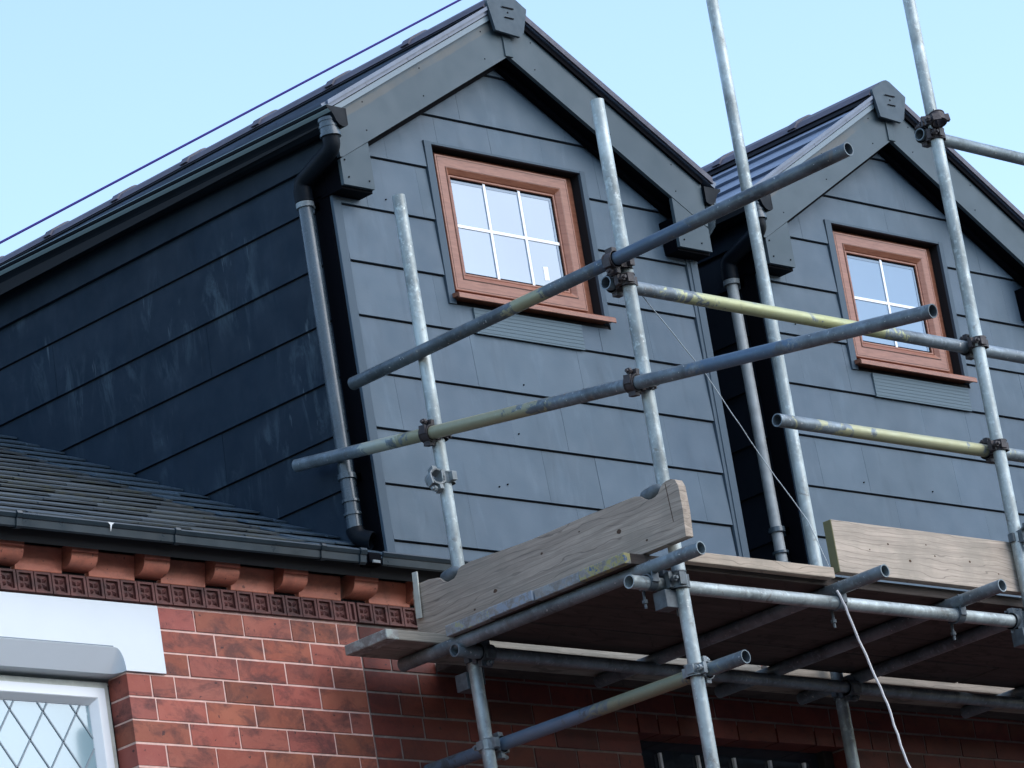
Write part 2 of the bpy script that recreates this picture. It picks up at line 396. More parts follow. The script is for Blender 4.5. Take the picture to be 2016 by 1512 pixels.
# moulded rosette band, corbels and terracotta panels
def rosettes(mb, x0, x1):
    mb.box(x0, x1, YW - .002, YW + .1, -.3015, -.2265, .95)
    x = x0; i = 0
    while x < x1 - .02:
        c = min(.0765, x1 - x); a, b = x + .002, x + c - .002; t = random.uniform(.85, 1.15) if i % 3 == 0 else t
        yf = YW - .012
        mb.box(a, a + .010, yf, YW - .002, -.301, -.2275, t); mb.box(b - .010, b, yf, YW - .002, -.301, -.2275, t)
        mb.box(a + .010, b - .010, yf, YW - .002, -.301, -.294, t); mb.box(a + .010, b - .010, yf, YW - .002, -.2355, -.2275, t)
        cx, cz = (a + b) / 2, -.2655; r = min((b - a) / 2 - .011, .028)
        if r > .01:
            for q in range(4):                                     # four leaves meeting at the middle
                d1 = Vector((math.cos(R(45 + 90 * q)), 0, math.sin(R(45 + 90 * q)))); n1 = Vector((-d1.z, 0, d1.x))
                C0 = Vector((cx, YW - .002, cz))
                tip = C0 + d1 * r * 1.25; ml = C0 + d1 * r * .62 + n1 * r * .36; mr = C0 + d1 * r * .62 - n1 * r * .36; base = C0 + d1 * r * .1
                top = C0 + d1 * r * .66 + Vector((0, -.011, 0))
                mb.add([base, mr, tip, ml, top], [(0, 1, 4), (1, 2, 4), (2, 3, 4), (3, 0, 4)], t * 1.05)
        x += .0765; i += 1
def corbel(parent, x0, w_, mat_):
    prof = [(YW + .02, -.133), (-.101, -.133), (-.105, -.137), (-.105, -.1575), (-.1025, -.1600), (-.0985, -.1605), (-.0985, -.164)]
    for a in range(0, 91, 10):
        prof.append((-.0475 - .051 * math.cos(R(a)), -.166 - .0425 * math.sin(R(a))))
    prof += [(-.044, -.2085), (YW + .02, -.2085)]
    m = MB(); m.box(x0 + .004, x0 + w_ - .004, YW + .012, YW + .02, -.225, -.21); m.build('gap_shade_strip', M_back, parent)  # black strip put in for the shadow beneath the corbel
    m = MB(); m.prism(prof, lambda p, d: (d, p[0], p[1]), x0, x0 + w_, random.uniform(.9, 1.08)); m.t[0] = m.t[1] = .5  # end cheeks tinted darker to stand in for side shade
    return m.build("corbel", mat_, parent, bevel=.0022)
def panels(mb, x0, x1):
    prof = [(YW + .03, -.134), (-.050, -.134), (-.053, -.140), (-.048, -.17), (-.041, -.20), (-.038, -.2235), (YW + .03, -.2235)]
    mb.prism(prof, lambda p, d: (d, p[0], p[1]), x0, x1, random.uniform(.92, 1.08))
for house, xs, x_a, x_b in ((LH, [i for i in range(-8, 4)], -4.8, SEAM - .003), (RH, [i for i in range(4, 20)], SEAM + .003, 5.2)):
    band = MB(); rosettes(band, x_a, x_b); band.build("moulded_band", M_rosette, house)
    npan = 0
    for i in xs:
        x0 = -1.605 + .3245 * i
        if i == 4: x0 += .02
        if x0 + .12 > 5.2: break
        corbel(house, x0, .116, M_terra)
        a, b = x0 + .118, x0 + .3225
        if a < x_b and b > x_a: pn = MB(); panels(pn, max(a, x_a), min(b, x_b)); pn.build("terracotta_panel", M_terra, house, bevel=.003)

# white stone lintel with a stop-chamfered lower edge
prof = [(-.043, -.309), (-.043, -.472), (.045, LT_B), (.13, LT_B), (.13, -.309)]
mb = MB(); X0, X1, XC = -2.9, LT_R, -1.415
n = len(prof); solid = [(-.043, -.309), (-.043, LT_B), (.13, LT_B), (.13, -.309)]
mb.prism(solid, lambda p, d: (d, p[0], p[1]), WX - .005, X1)
steps = 8; secs = []
for i in range(steps + 1):
    a = i / steps; xx = XC + (WX - .005 - XC) * math.sin(a * math.pi / 2); f = 1 - math.cos(a * math.pi / 2)
    zc = -.472 + (LT_B - -.472) * f; yc = .006 + (-.043 - .006) * f
    secs.append((xx, zc, yc))
secs = [(X0, -.472, .006)] + secs
vs = []
for (xx, zc, yc) in secs: vs += [(xx, -.043, -.309), (xx, -.043, zc), (xx, yc, LT_B), (xx, .13, LT_B), (xx, .13, -.309)]
fs = []
for i in range(len(secs) - 1):
    for j in range(5): fs.append((i * 5 + j, (i + 1) * 5 + j, (i + 1) * 5 + (j + 1) % 5, i * 5 + (j + 1) % 5))
fs.append((4, 3, 2, 1, 0)); mb.add(vs, fs)
lto = mb.build("lintel", M_whitestone, LH)
mb = MB(); mb.box(X0, XC - .01, -.0436, -.041, -.4705, -.4665); mb.build("arris_line", M_leadline, lto)  # thin dark line along the lintel's lower arris

# lower left window, white plastic with diamond leading
def frame_ring(mb, x0, x1, z0, z1, t, y0, y1):
    """mitred rectangular ring in the xz plane"""
    o = [(x0, z0), (x1, z0), (x1, z1), (x0, z1)]; i_ = [(x0 + t, z0 + t), (x1 - t, z0 + t), (x1 - t, z1 - t), (x0 + t, z1 - t)]
    vs = [(a, y0, b) for a, b in o] + [(a, y0, b) for a, b in i_] + [(a, y1, b) for a, b in o] + [(a, y1, b) for a, b in i_]
    fs = []
    for k in range(4):
        l = (k + 1) % 4
        fs += [(k, l, 4 + l, 4 + k), (8 + l, 8 + k, 12 + k, 12 + l), (l, k, 8 + k, 8 + l), (4 + k, 4 + l, 12 + l, 12 + k)]
    mb.add(vs, fs)
def splay_ring(mb, x0, x1, z0, z1, t, y0, yi, y1):
    """ring whose front face falls back from y0 at the outside to yi at the inside"""
    o = [(x0, z0), (x1, z0), (x1, z1), (x0, z1)]; i_ = [(x0 + t, z0 + t), (x1 - t, z0 + t), (x1 - t, z1 - t), (x0 + t, z1 - t)]
    vs = [(a, y0, b) for a, b in o] + [(a, yi, b) for a, b in i_] + [(a, y1, b) for a, b in o] + [(a, y1, b) for a, b in i_]
    fs = []
    for k in range(4):
        l = (k + 1) % 4
        fs += [(k, l, 4 + l, 4 + k), (l, k, 8 + k, 8 + l), (4 + k, 4 + l, 12 + l, 12 + k)]
    mb.add(vs, fs)
fx0, fx1, fz0, fz1 = -2.73, -1.383, -1.75, -.566
mb = MB(); frame_ring(mb, fx0, fx1, fz0, fz1, .022, .060, .13)
wl = mb.build("window", M_putty, LH)
mb = MB(); frame_ring(mb, fx0 + .022, fx1 - .022, fz0 + .022, fz1 - .022, .036, .052, .125); splay_ring(mb, fx0 + .058, fx1 - .058, fz0 + .058, fz1 - .058, .022, .052, .078, .12)
mb.build("frame", M_white, wl, bevel=.002)
mb = MB(); mb.box(fx0 + .078, fx1 - .078, .080, .086, fz0 + .078, fz1 - .078); mb.build("pane", M_glass_low, wl)
mb = MB(); gx0, gx1, gz0, gz1 = fx0 + .08, fx1 - .08, fz0 + .08, fz1 - .08
for s_ in (-1, 1):
    for k in range(-40, 40):
        # lines z = gz1 + s*slope*(x - xk)
        sl = .205 / .145; xk = gx1 - .06 + k * .1445
        P = []
        for xx in (gx0, gx1): P.append((xx, gz1 - .03 + s_ * sl * (xx - xk)))
        (xa, za), (xb, zb) = P; t0, t1 = 0., 1.
        for zl, sg in ((gz0, 1), (gz1, -1)):
            da = (za - zl) * sg; db = (zb - zl) * sg
            if da < 0 and db < 0: t0 = 2
            elif da < 0: t0 = max(t0, da / (da - db))
            elif db < 0: t1 = min(t1, da / (da - db))
        if t0 < t1:
            A = Vector((xa + (xb - xa) * t0, .0785, za + (zb - za) * t0)); B = Vector((xa + (xb - xa) * t1, .0785, za + (zb - za) * t1))
            d = (B - A); nrm = Vector((-d.z, 0, d.x)).normalized() * .0028
            mb.obox((A + B) / 2, d / 2, nrm, Vector((0, .0012, 0)))
mb.build("leading", M_leadline, wl)

# lower window of the right house, in the dark under the scaffold
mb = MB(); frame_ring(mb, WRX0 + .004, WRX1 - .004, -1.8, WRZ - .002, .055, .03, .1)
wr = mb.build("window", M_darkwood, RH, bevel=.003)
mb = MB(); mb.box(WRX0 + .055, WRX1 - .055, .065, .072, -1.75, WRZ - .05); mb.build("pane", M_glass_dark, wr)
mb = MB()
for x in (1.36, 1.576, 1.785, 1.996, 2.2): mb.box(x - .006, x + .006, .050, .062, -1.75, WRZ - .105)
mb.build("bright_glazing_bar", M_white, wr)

# unseen terrace added across the street, behind the camera, to shut out the low sky
for i in range(6):
    xa = -27 + 8.2 * i; h = thing("unseen_terrace_house", (xa + 4, -21, GZ), "unseen brick terrace house added across the street, house %s of the row" % ["one", "two", "three", "four", "five", "six"][i], "house", "added terrace across the street")
    m = MB(); m.box(xa, xa + 8.1, -26, -17.5, GZ, GZ + 6.4); m.build("wall", M_brick2, h)
    m = MB(); m.prism([(-26.4, GZ + 6.4), (-17.1, GZ + 6.4), (-21.75, GZ + 10.2)], lambda p, d: (d, p[0], p[1]), xa + 8.1, xa); m.build("roof", M_slate, h)
    for (wx, wz) in ((1.2, .9), (5., .9), (1.2, 3.8), (5., 3.8)):
        m = MB(); frame_ring(m, xa + wx, xa + wx + 1.6, GZ + wz, GZ + wz + 1.6, .09, -17.44, -17.495); 
        o = MB(); o.box(xa + wx, xa + wx + 1.6, -17.494, -17.46, GZ + wz, GZ + wz + 1.6); wo = o.build("window", M_glass_dark, h)
        o2 = MB(); o2.box(xa + wx - .1, xa + wx + 1.7, -17.49, -17.40, GZ + wz - .12, GZ + wz); o2.build("sill", M_whitestone, wo)
    m = MB(); m.box(xa + 7.4, xa + 8.1, -22.3, -21.2, GZ + 9., GZ + 11.2); m.build("chimney", M_brick2, h)

# ------------------------------------------------------------------ main slate roofs
SL = .553; N_ = Vector((0, -SL, 1)).normalized(); UP = Vector((0, 1, SL)).normalized(); E0 = Vector((0, -.165, -.108))
def roof_pt(x, s, h): return Vector((x, 0, 0)) + E0 + UP * s + N_ * h
def slates(mb, x0, x1, s1, w_, gauge, tt, jit, s0=0.):
    r = 0; s = s0
    while s < s1:
        x = x0 - (w_ / 2 if r % 2 else 0)
        while x < x1:
            a, b = max(x, x0) + .0015, min(x + w_, x1) - .0015
            if b - a > .02:
                j = random.uniform(-jit, jit); l = .011 + random.uniform(0, jit * .6); t = random.uniform(*tt)
                sk = random.uniform(-jit, jit) * .6
                P = [roof_pt(a, s + j, l), roof_pt(b, s + j + sk, l + random.uniform(-.001, .002)), roof_pt(b, s + gauge * 1.25, .000), roof_pt(a, s + gauge * 1.25, .000)]
                Q = [p - N_ * .0065 for p in P]
                mb.add([*Q, *P], [(0, 3, 2, 1), (4, 5, 6, 7), (0, 1, 5, 4), (1, 2, 6, 5), (2, 3, 7, 6), (3, 0, 4, 7)], t)
            x += w_
        s += gauge; r += 1
def roof_slab(x0, x1, name, house):
    mb = MB(); P = [(x0, 0), (x1, 0)]
    prof = [(E0 + UP * 0 - N_ * .001), (E0 + UP * 5.2 - N_ * .001), (E0 + UP * 5.2 - N_ * .06), (E0 - N_ * .06)]
    mb.prism([(q.y, q.z) for q in prof], lambda p, d: (d, p[0], p[1]), x0, x1)
    # rear slope
    rz = prof[0].z + 5.2 * UP.z; ry = prof[1].y
    mb.prism([(ry, prof[1].z), (ry + 4.3, prof[1].z - 2.4), (ry + 4.3, prof[1].z - 2.5), (ry, prof[1].z - .1)], lambda p, d: (d, p[0], p[1]), x0, x1)
    return mb.build(name, M_back, house)
roofL = roof_slab(-4.9, SEAM, "roof", LH)
mb = MB(); slates(mb, -4.9, -.36, 5.0, .25, .125, (.74, 1.26), .007); mb.build("old_slates", M_slate, roofL)
roofR = roof_slab(SEAM + .001, 5.3, "roof", RH)
mb = MB(); slates(mb, -.33, -.002, 5.0, .17, .15, (.8, 1.3), .008); mb.build("new_slates", M_slate_new, roofR)
mb = MB(); slates(mb, 2.02, 2.38, 3.2, .25, .17, (.8, 1.2), .004); slates(mb, 4.3, 5.3, 5.0, .25, .17, (.8, 1.2), .004); mb.build("new_slates", M_slate_new, roofR)
mb = MB()
s = .05
while s < 4.2:                                                   # soaker strip where old and new slates meet
    L = random.uniform(.18, .3); dx = random.uniform(-.004, .004)
    P = [roof_pt(-.362 + dx, s, .010), roof_pt(-.325 + dx, s, .012), roof_pt(-.325, s + L, .014), roof_pt(-.362, s + L, .012)]
    if random.random() < .35:
        Q = [p + N_ * .004 for p in P]; mb = MB(); mb.add([*P, *Q], [(4, 5, 6, 7), (0, 1, 5, 4), (3, 0, 4, 7), (1, 2, 6, 5)]); mb.build('lead_soaker', M_lead, roofR)
    s += L + random.uniform(.0, .12)
# eaves board behind the gutter
for h, a, b in ((LH, -4.85, SEAM - .001), (RH, SEAM + .001, 5.2)):
    m = MB(); m.box(a, b, -.075, -.055, -.1335, -.045); m.box(a, b, -.055, YW + .14, -.1335, -.112); m.build("fascia", M_black, h)

# main gutter, one run per house
def gutter(parent, x0, x1, name="gutter"):
    prof = [(-.195, -.079), (-.203, -.081), (-.206, -.087), (-.203, -.093), (-.200, -.099), (-.196, -.102), (-.192, -.126), (-.186, -.1310), (-.170, -.115), (-.150, -.104), (-.132, -.098), (-.128, -.085), (-.132, -.085), (-.136, -.095), (-.152, -.100), (-.172, -.111), (-.188, -.122), (-.192, -.100), (-.196, -.084)]
    m = MB(); m.prism(prof, lambda p, d: (d, p[0], p[1]), x0, x1); return m.build(name, M_main_gutter, parent)
def gutter_joint(parent, x, w_=.05, m_=None):
    prof = [(-.195, -.076), (-.208, -.078), (-.211, -.087), (-.205, -.100), (-.201, -.103), (-.197, -.128), (-.188, -.1350), (-.150, -.122), (-.105, -.102), (-.105, -.100), (-.150, -.120), (-.187, -.1325), (-.193, -.124), (-.1915, -.10), (-.196, -.088)]
    m = MB(); m.prism(prof, lambda p, d: (d, p[0], p[1]), x - w_ / 2, x + w_ / 2); return m.build("gutter_bracket", m_ or M_main_gutter, parent)
gl = gutter(LH, -4.9, -.305)
mb = MB(); mb.add([(-1.522, -.2075, -.0855), (-1.492, -.2075, -.0855), (-1.502, -.2055, -.093), (-1.507, -.1995, -.116), (-1.511, -.2055, -.093)], [(0, 4, 3, 2, 1)]); mb.build("bird_dropping", M_white, gl)
for x, w_ in ((-3.4, .03), (-2.65, .03), (-1.905, .022), (-1.205, .022), (-.52, .02), (-.325, .03)): gutter_joint(gl, x, w_)
gr = gutter(RH, -.225, 5.3)
for x in (1.1, 1.9, 2.8, 3.7): gutter_joint(gr, x, .022)
m = MB(); m.box(-.303, -.227, -.190, -.12, -.131, -.083); m.box(-.296, -.234, -.2, -.19, -.128, -.09); m.build("gutter_union", M_black, gr, bevel=.004)
m = MB(); m.box(-.285, -.250, -.206, -.2, -.128, -.118); m.build("steel_clip", M_galvf, gr)

# ------------------------------------------------------------------ dormers
def clad_front(x0, x1, cx, apex, slope, holes, seed, joints_off):
    rnd = random.Random(seed); mb = MB()
    rows = [-.16, .042, .261, .478, .697, .920, 1.137, 1.363, 1.58, 1.806, 2.03, 2.25]
    for r in range(len(rows) - 1):
        zb, zt = rows[r], rows[r + 1]
        W = .295; x = x0 - rnd.uniform(0, .02) + (W / 2 if r % 2 else 0) - W + joints_off
        while x < x1:
            Wc = W * (2 if rnd.random() < .5 else 1)
            a, b = max(x, x0), min(x + Wc, x1)
            if b - a > .008:
                pcs = [[(a + .0005, zb + .0035), (b - .0005, zb + .0035), (b - .0005, zt - .0035), (a + .0005, zt - .0035)]]
                for (hx0, hx1, hz0, hz1) in holes:
                    new = []
                    for q in pcs:
                        l = clip(q, 1, 0, hx0); rr = clip(q, -1, 0, -hx1); mid = clip(clip(q, -1, 0, -hx0), 1, 0, hx1)
                        new += [l, rr, clip(mid, 0, 1, hz0) if mid else [], clip(mid, 0, -1, -hz1) if mid else []]
                    pcs = [q for q in new if len(q) > 2]
                t = rnd.uniform(.965, 1.035); tt = (t, t, t * rnd.uniform(.99, 1.015)); jj = rnd.uniform(-.0006, .0006)
                for q in pcs:
                    q = clip(q, slope, 1, apex + slope * cx); q = clip(q, -slope, 1, apex - slope * cx)
                    if len(q) < 3: continue
                    zz = [p[1] for p in q]
                    if max(zz) - min(zz) < .004: continue
                    front = [(px_, -(.0125 - .009 * (pz - zb) / (zt - zb)) + jj, pz) for px_, pz in q]; back = [(px_, 0.0, pz) for px_, pz in q]; n = len(q)
                    mb.add(front + back, [tuple(range(n)), tuple(range(n, 2 * n))[::-1]] + [((i + 1) % n, i, n + i, n + (i + 1) % n) for i in range(n)], tt)
            x += Wc
    return mb
def clad_side(xw, sgn, y1, seed, zmax=1.531):
    rnd = random.Random(seed); mb = MB()
    rows = [-.16, .072, .285, .495, .703, .925, 1.143, 1.368, 1.531]
    for r in range(len(rows) - 1):
        zb, zt = rows[r], rows[r + 1]; W = 1.77; y = -.02 - (W / 2 if r % 2 else 0) - .1
        while y < y1:
            a, b = max(y, .030), min(y + W, y1)
            if b - a > .01:
                t = rnd.uniform(.93, 1.07); j = rnd.uniform(-.0006, .0006)
                q = [(a + .0006, zb + .003), (b - .0006, zb + .003), (b - .0006, zt - .003), (a + .0006, zt - .003)]
                front = [(xw + sgn * (.0115 - .0085 * (pz - zb) / (zt - zb) + j), py, pz) for py, pz in q]; back = [(xw, py, pz) for py, pz in q]
                fs = [(0, 1, 2, 3), (7, 6, 5, 4)] + [((i + 1) % 4, i, 4 + i, 4 + (i + 1) % 4) for i in range(4)]
                if sgn < 0: fs = [f[::-1] for f in fs]
                mb.add(front + back, fs, t)
            y += W
    return mb

def dormer(X, cx, hw, W, sill_ext, panes, seed, side_mat, sfx, S_=.57):
    """X left wall, cx centre, hw half width, W = (opening x0, x1, z0, z1)"""
    x0, x1 = X, X + 2 * hw
    AU, AT = 2.085, 2.293                          # under and upper apex of the bargeboards
    H = RH
    ox0, ox1, oz0, oz1 = W
    # front wall
    f = MB()
    def wallpiece(a, b, c, d): f.box(a, b, .0005, .10, c, d)
    wallpiece(x0 + .002, ox0 - .001, -.2, 1.36); wallpiece(ox1 + .001, x1 - .002, -.2, 1.36); wallpiece(ox0 - .001, ox1 + .001, -.2, oz0 - .001)
    gp = [(x0 + .002, 1.36), (x1 - .002, 1.36), (x1 - .002, AU + .03 - S_ * (x1 - cx)), (cx, AU + .03), (x0 + .002, AU + .03 - S_ * (cx - x0))]
    for q in (clip(gp, 1, 0, ox0 - .001), clip(gp, -1, 0, -ox1 - .001), clip(clip(clip(gp, -1, 0, -(ox0 - .001)), 1, 0, ox1 + .001), 0, -1, -oz1 - .001)):
        if len(q) > 2: f.prism(q, lambda p, d: (p[0], d, p[1]), .10, .0005)
    fw = f.build("dormer_front_frame", M_back, H)
    rn_ = random.Random(seed + 50); nl = MB()
    for _ in range(16):
        nx, nz = rn_.uniform(x0 + .08, x1 - .1), rn_.choice([.3, .52, .74, .96, 1.18, 1.4, 1.62, 1.84]) + rn_.uniform(-.01, .02)
        if (nx < ox0 - .06 or nx > ox1 + .05 or nz < oz0 - .1 or nz > oz1 + .06) and nz < AU - .06 - S_ * abs(nx - cx): nl.tube([(nx, -.009, nz), (nx, -.0148, nz)], .0032, 0, 8)
    cl = clad_front(x0 + .036, x1 - .052, cx, AU + .02, S_, [(ox0 - .040, ox1 + .030, oz0 - .02, oz1 + .012)], seed, 0.)
    c = cl.build("slate_cladding", M_clad, H)
    tag(c, "grey slate cladding on the front of the " + sfx); nl.build("fixing_nails", M_black, c)
    # edge trims
    t = MB(); t.box(x0 - .010, x0 + .034, -.0145, .0, -.16, 1.41); t.build("corner_trim", M_trim, c, bevel=.0015)
    t = MB(); t.box(x1 - .050, x1 - .0305, -.015, .0, -.16, 1.41); t.box(x1 - .031, x1 - .006, -.019, .0, -.16, 1.41); t.box(x1 - .0065, x1 + .014, -.016, .02, -.16, 1.41)
    t.build("corner_trim", M_trim, c, bevel=.0015)
    wt = MB(); wt.box(ox0 - .038, ox0 + .0002, -.0155, .0, oz0 - .02, oz1 + .011); wt.box(ox1 - .0002, ox1 + .028, -.0145, .0, oz0 - .0, oz1 + .0108)
    wt.box(ox0 + .0, ox1, -.0135, .0, oz1, oz1 + .0105)
    wt.build("window_surround", M_trim, c, bevel=.001)
    fl = MB()
    a, b = ox0 + .085, ox1 - .15 if panes == 3 else ox1 + .0
    for i in range(14):
        zz = .918 + i * .0074; fl.box(a, b, -.0165 - (.0012 if i % 2 else 0), -.010, zz, zz + .0074)
    fl.build("ribbed_flashing", M_flash, c)
    # sides
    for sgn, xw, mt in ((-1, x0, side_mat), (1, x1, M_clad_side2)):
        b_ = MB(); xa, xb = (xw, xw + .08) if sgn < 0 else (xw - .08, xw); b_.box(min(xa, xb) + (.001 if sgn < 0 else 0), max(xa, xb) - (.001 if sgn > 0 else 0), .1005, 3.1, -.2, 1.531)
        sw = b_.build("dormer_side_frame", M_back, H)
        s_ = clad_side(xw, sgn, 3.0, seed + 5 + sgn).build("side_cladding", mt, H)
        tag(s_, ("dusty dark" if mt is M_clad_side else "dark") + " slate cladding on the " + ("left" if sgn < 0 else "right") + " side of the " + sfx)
        t = MB(); t.box(min(xw + sgn * .002, xw + sgn * .016), max(xw + sgn * .002, xw + sgn * .016), .0005, .082, -.16, 1.5) if sgn < 0 else t.box(xw + .002, xw + .013, .021, .06, -.16, 1.5)
        t.build("side_corner_strip", M_black, s_)
    # fascia and eaves gutter along each side, the gutter running on past the bargeboard
    ea = x0 - .02; eb = x1 + .02
    for sgn, xe in ((-1, ea), (1, eb)):
        fb = MB(); fb.box(min(xe, xe - sgn * .018), max(xe, xe - sgn * .018), -.083, 3.9, 1.53, 1.715); fb.box(min(xe - sgn * .018, xe - sgn * .06), max(xe - sgn * .018, xe - sgn * .06), .02, 3.9, 1.5325, 1.54)
        fb.build("eaves_fascia", M_fascia, H)
        pr = [(.0, 0.), (.0, -.066), (.012, -.074), (.030, -.076), (.046, -.070), (.060, -.056), (.068, -.038), (.078, -.024), (.090, -.016), (.098, -.010), (.101, 0.), (.096, .003), (.090, -.002), (.088, -.010), (.074, -.019), (.063, -.034), (.055, -.052), (.043, -.064), (.030, -.070), (.014, -.069), (.005, -.062), (.004, 0.)]
        gm = MB(); ys, ye = (-.165 if sgn < 0 else -.115), 3.9
        def T(p, d): return (xe + sgn * p[0] + sgn * .001, d, 1.678 + p[1] + .021 * (d + .165))
        poly = pr if sgn < 0 else pr[::-1]
        gm.prism(poly, T, ye, ys)
        gm.prism([q for q in (poly[:11] if sgn < 0 else poly[11:])], T, ys + .004, ys + .0005)   # stop end
        go = gm.build("eaves_gutter", M_gutter, H)
        rm = MB(); rm.prism([(.0965, .0035), (.1015, .0005), (.0925, -.0150), (.0795, -.0235), (.0785, -.0225), (.090, -.012)], T, ye, ys + .001) if sgn < 0 else None
        if sgn < 0: rm.build("rim_glint_strip", M_rim_glint, go)  # added pale strip painting the sky's glint along the rim
        # outlet and downpipe
        ox = xe + sgn * .052
        if sgn < 0:
            oy = -.115; py = .082 if X < 1 else .088
            o_ = MB(); o_.tube([(ox, oy, 1.640), (ox, oy, 1.575)], .037, 0, 24); o_.tube([(ox, oy, 1.618), (ox, oy, 1.608)], .0395, 0, 24); o_.tube([(ox, oy, 1.584), (ox, oy, 1.574)], .0405, 0, 24); o_.tube([(ox, oy, 1.645), (ox, oy, 1.632)], .040, 0, 24)
            o_.build("gutter_outlet", M_pipe, go)
            pts = [Vector((ox, oy, 1.60)), Vector((ox, oy, 1.555))]
            for k in range(1, 6):
                a_ = R(13 * k); pts.append(Vector((ox, oy + .035 * (1 - math.cos(a_)), 1.555 - .035 * math.sin(a_))))
            E1 = pts[-1]; px_ = X - .062
            bend = [Vector((px_, py - .035 * (1 - math.cos(R(13 * k))), 1.44 + .035 * math.sin(R(13 * k)))) for k in range(5, -1, -1)]
            pts += bend; pts.append(Vector((px_, py, 1.395)))
            sw_ = MB(); sw_.tube(pts, .0325, 0, 24); sw_.tube([pts[-2] + Vector((0, 0, -.005)), pts[-1] + Vector((0, 0, -.01))], .0355, 0, 24)
            pipe_m = M_pipe
            dp = MB(); dp.tube([(px_, py, 1.40), (px_, py, .10)], .0275 if X < 1 else .0235, 0, 24)
            dpo = dp.build("downpipe", M_pipe if X < 1 else M_pipe_pale, H); tag(dpo, "downpipe at the left corner of the " + sfx)
            sw_.build("swan_neck", M_gutter, dpo)
            for zc_ in (.21, .16):
                cb = MB(); cb.tube([(px_, py, zc_ + .005), (px_, py, zc_ - .005)], .0335, 0, 24); cb.build("pipe_collar", M_pipe, dpo)
            for zb in (1.372, .305):
                bk = MB(); bk.tube([(px_, py, zb + .010), (px_, py, zb - .010)], .0345, 0, 24); bk.box(px_ + .02, X - .010, py - .006, py + .006, zb - .006, zb + .005); bk.box(X - .016, X - .008, py - .03, py + .03, zb - .02, zb + .014)
                bk.build("pipe_bracket", M_galvf if zb > 1 else M_pipe, dpo, bevel=.001)
            sh = MB(); cen = []
            for k in range(0, 7): a_ = R(12 * k); cen.append(Vector((px_ + .02 * (1 - math.cos(a_)), py - .045 * (1 - math.cos(a_)), .105 - .05 * math.sin(a_))))
            d_ = (cen[-1] - cen[-2]).normalized(); cen.append(cen[-1] + d_ * .03)
            sh.tube(cen, .034, .004, 24); sh.build("pipe_shoe", M_gutter, dpo)
        else:
            o_ = MB(); o_.tube([(ox, -.07, 1.66), (ox, -.07, 1.58)], .037, 0, 24); o_.tube([(ox, -.07, 1.625), (ox, -.07, 1.61)], .041, 0, 24)
            o_.tube([(ox, -.07, 1.585), (ox - .0, -.06, 1.54), (ox - .01, .05, 1.45), (ox - .01, .07, 1.40), (ox - .01, .07, .1)], .032, 0, 20); o_.build("gutter_outlet", M_pipe, go)
    # bargeboards with boxed feet
    kx = .16
    for sgn in (-1, 1):
        q = [(cx, AU), (cx, AT)]; e = hw + (.022 if sgn < 0 else .022)
        u = e
        poly = [(0, AU), (0, AT), (u + .0, AT - S_ * u), (u, AU - S_ * u - .0), (u - .02, AU - S_ * (u - .02))]
        poly = [(0, AU), (0, AT), (u, AT - S_ * u), (u, 1.51), ((AU - 1.51) / S_ if (AU - 1.51) / S_ < u else u - .001, 1.51)]
        mb = MB(); P2 = [(cx + sgn * a_, b_2) for a_, b_2 in poly]
        if sgn < 0: P2 = P2[::-1]
        mb.prism(P2, lambda p, d: (p[0], d, p[1]), -.100, -.083) if False else mb.prism(P2, lambda p, d: (p[0], d, p[1]), -.083, -.100)
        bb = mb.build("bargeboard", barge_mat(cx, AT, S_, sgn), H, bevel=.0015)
        # drip bead along the top edge
        bd = MB(); A = Vector((cx + sgn * .02, -.106, AT - .012 - S_ * .02)); B = Vector((cx + sgn * (u + .0), -.106, AT - .012 - S_ * u))
        d = B - A; nn = Vector((-d.z, 0, d.x)).normalized(); bd.obox((A + B) / 2, d / 2, nn * .010, Vector((0, .0055, 0)))
        bd.build("verge_bead", M_bead if sgn < 0 else M_black, bb)
        # soffit behind the board
        so = MB(); A = [(0, AU + .012), (u - .03, AU + .012 - S_ * (u - .03)), (u - .03, AU + .004 - S_ * (u - .03)), (0, AU + .004)]
        P3 = [(cx + sgn * a_, b_2) for a_, b_2 in A]; P3 = P3 if sgn < 0 else P3[::-1]
        so.prism(P3, lambda p, d: (p[0], d, p[1]), .0, -.0825); so.build("soffit", M_black, bb)
        sq = MB(); P4 = [(cx + sgn * a_, AU + dz_ - S_ * a_) for a_, dz_ in ((0, .003), (hw - .02, .003), (hw - .02, -.024), (0, -.024))]; P4 = P4 if sgn < 0 else P4[::-1]
        sq.prism(P4, lambda p, d: (p[0], d, p[1]), -.012, -.034); sq.build("soffit_shade_strip", M_black, bb)  # black strip added to deepen the shade under the soffit
        # boxed foot
        a0, a1 = (x0 - .022, x0 + .138) if sgn < 0 else (x1 - .170, x1 + .022)
        top = AU - S_ * (hw - .138) - .003
        kb = MB()
        zt_l = AU - S_ * abs(a0 + .001 - cx); zt_r = AU - S_ * abs(a1 - .001 - cx)
        poly = [(a0, 1.400), (a1, 1.400), (a1, zt_r - .002), (a0, zt_l - .002)]
        kb.prism(poly, lambda p, d: (p[0], d, p[1]), -.083, -.0985)
        ko = kb.build("boxed_eaves_foot", M_barge, bb, bevel=.0012)
        ub = MB(); ub.box(a0 + .001, a1 - .001, -.0825, .032, 1.389, 1.4002); ub.box(a0 + .001, a0 + .012, -.0825, -.001 if sgn > 0 else .03, 1.4003, 1.53)
        if sgn > 0: ub.box(a1 - .012, a1 - .001, -.0825, .03, 1.4003, 1.53)
        if sgn < 0: ub.box(a0 - .0, a0 + .02, .0, .12, 1.40, 1.529)
        ub.build("foot_underside", M_black, bb)
        sc = MB()
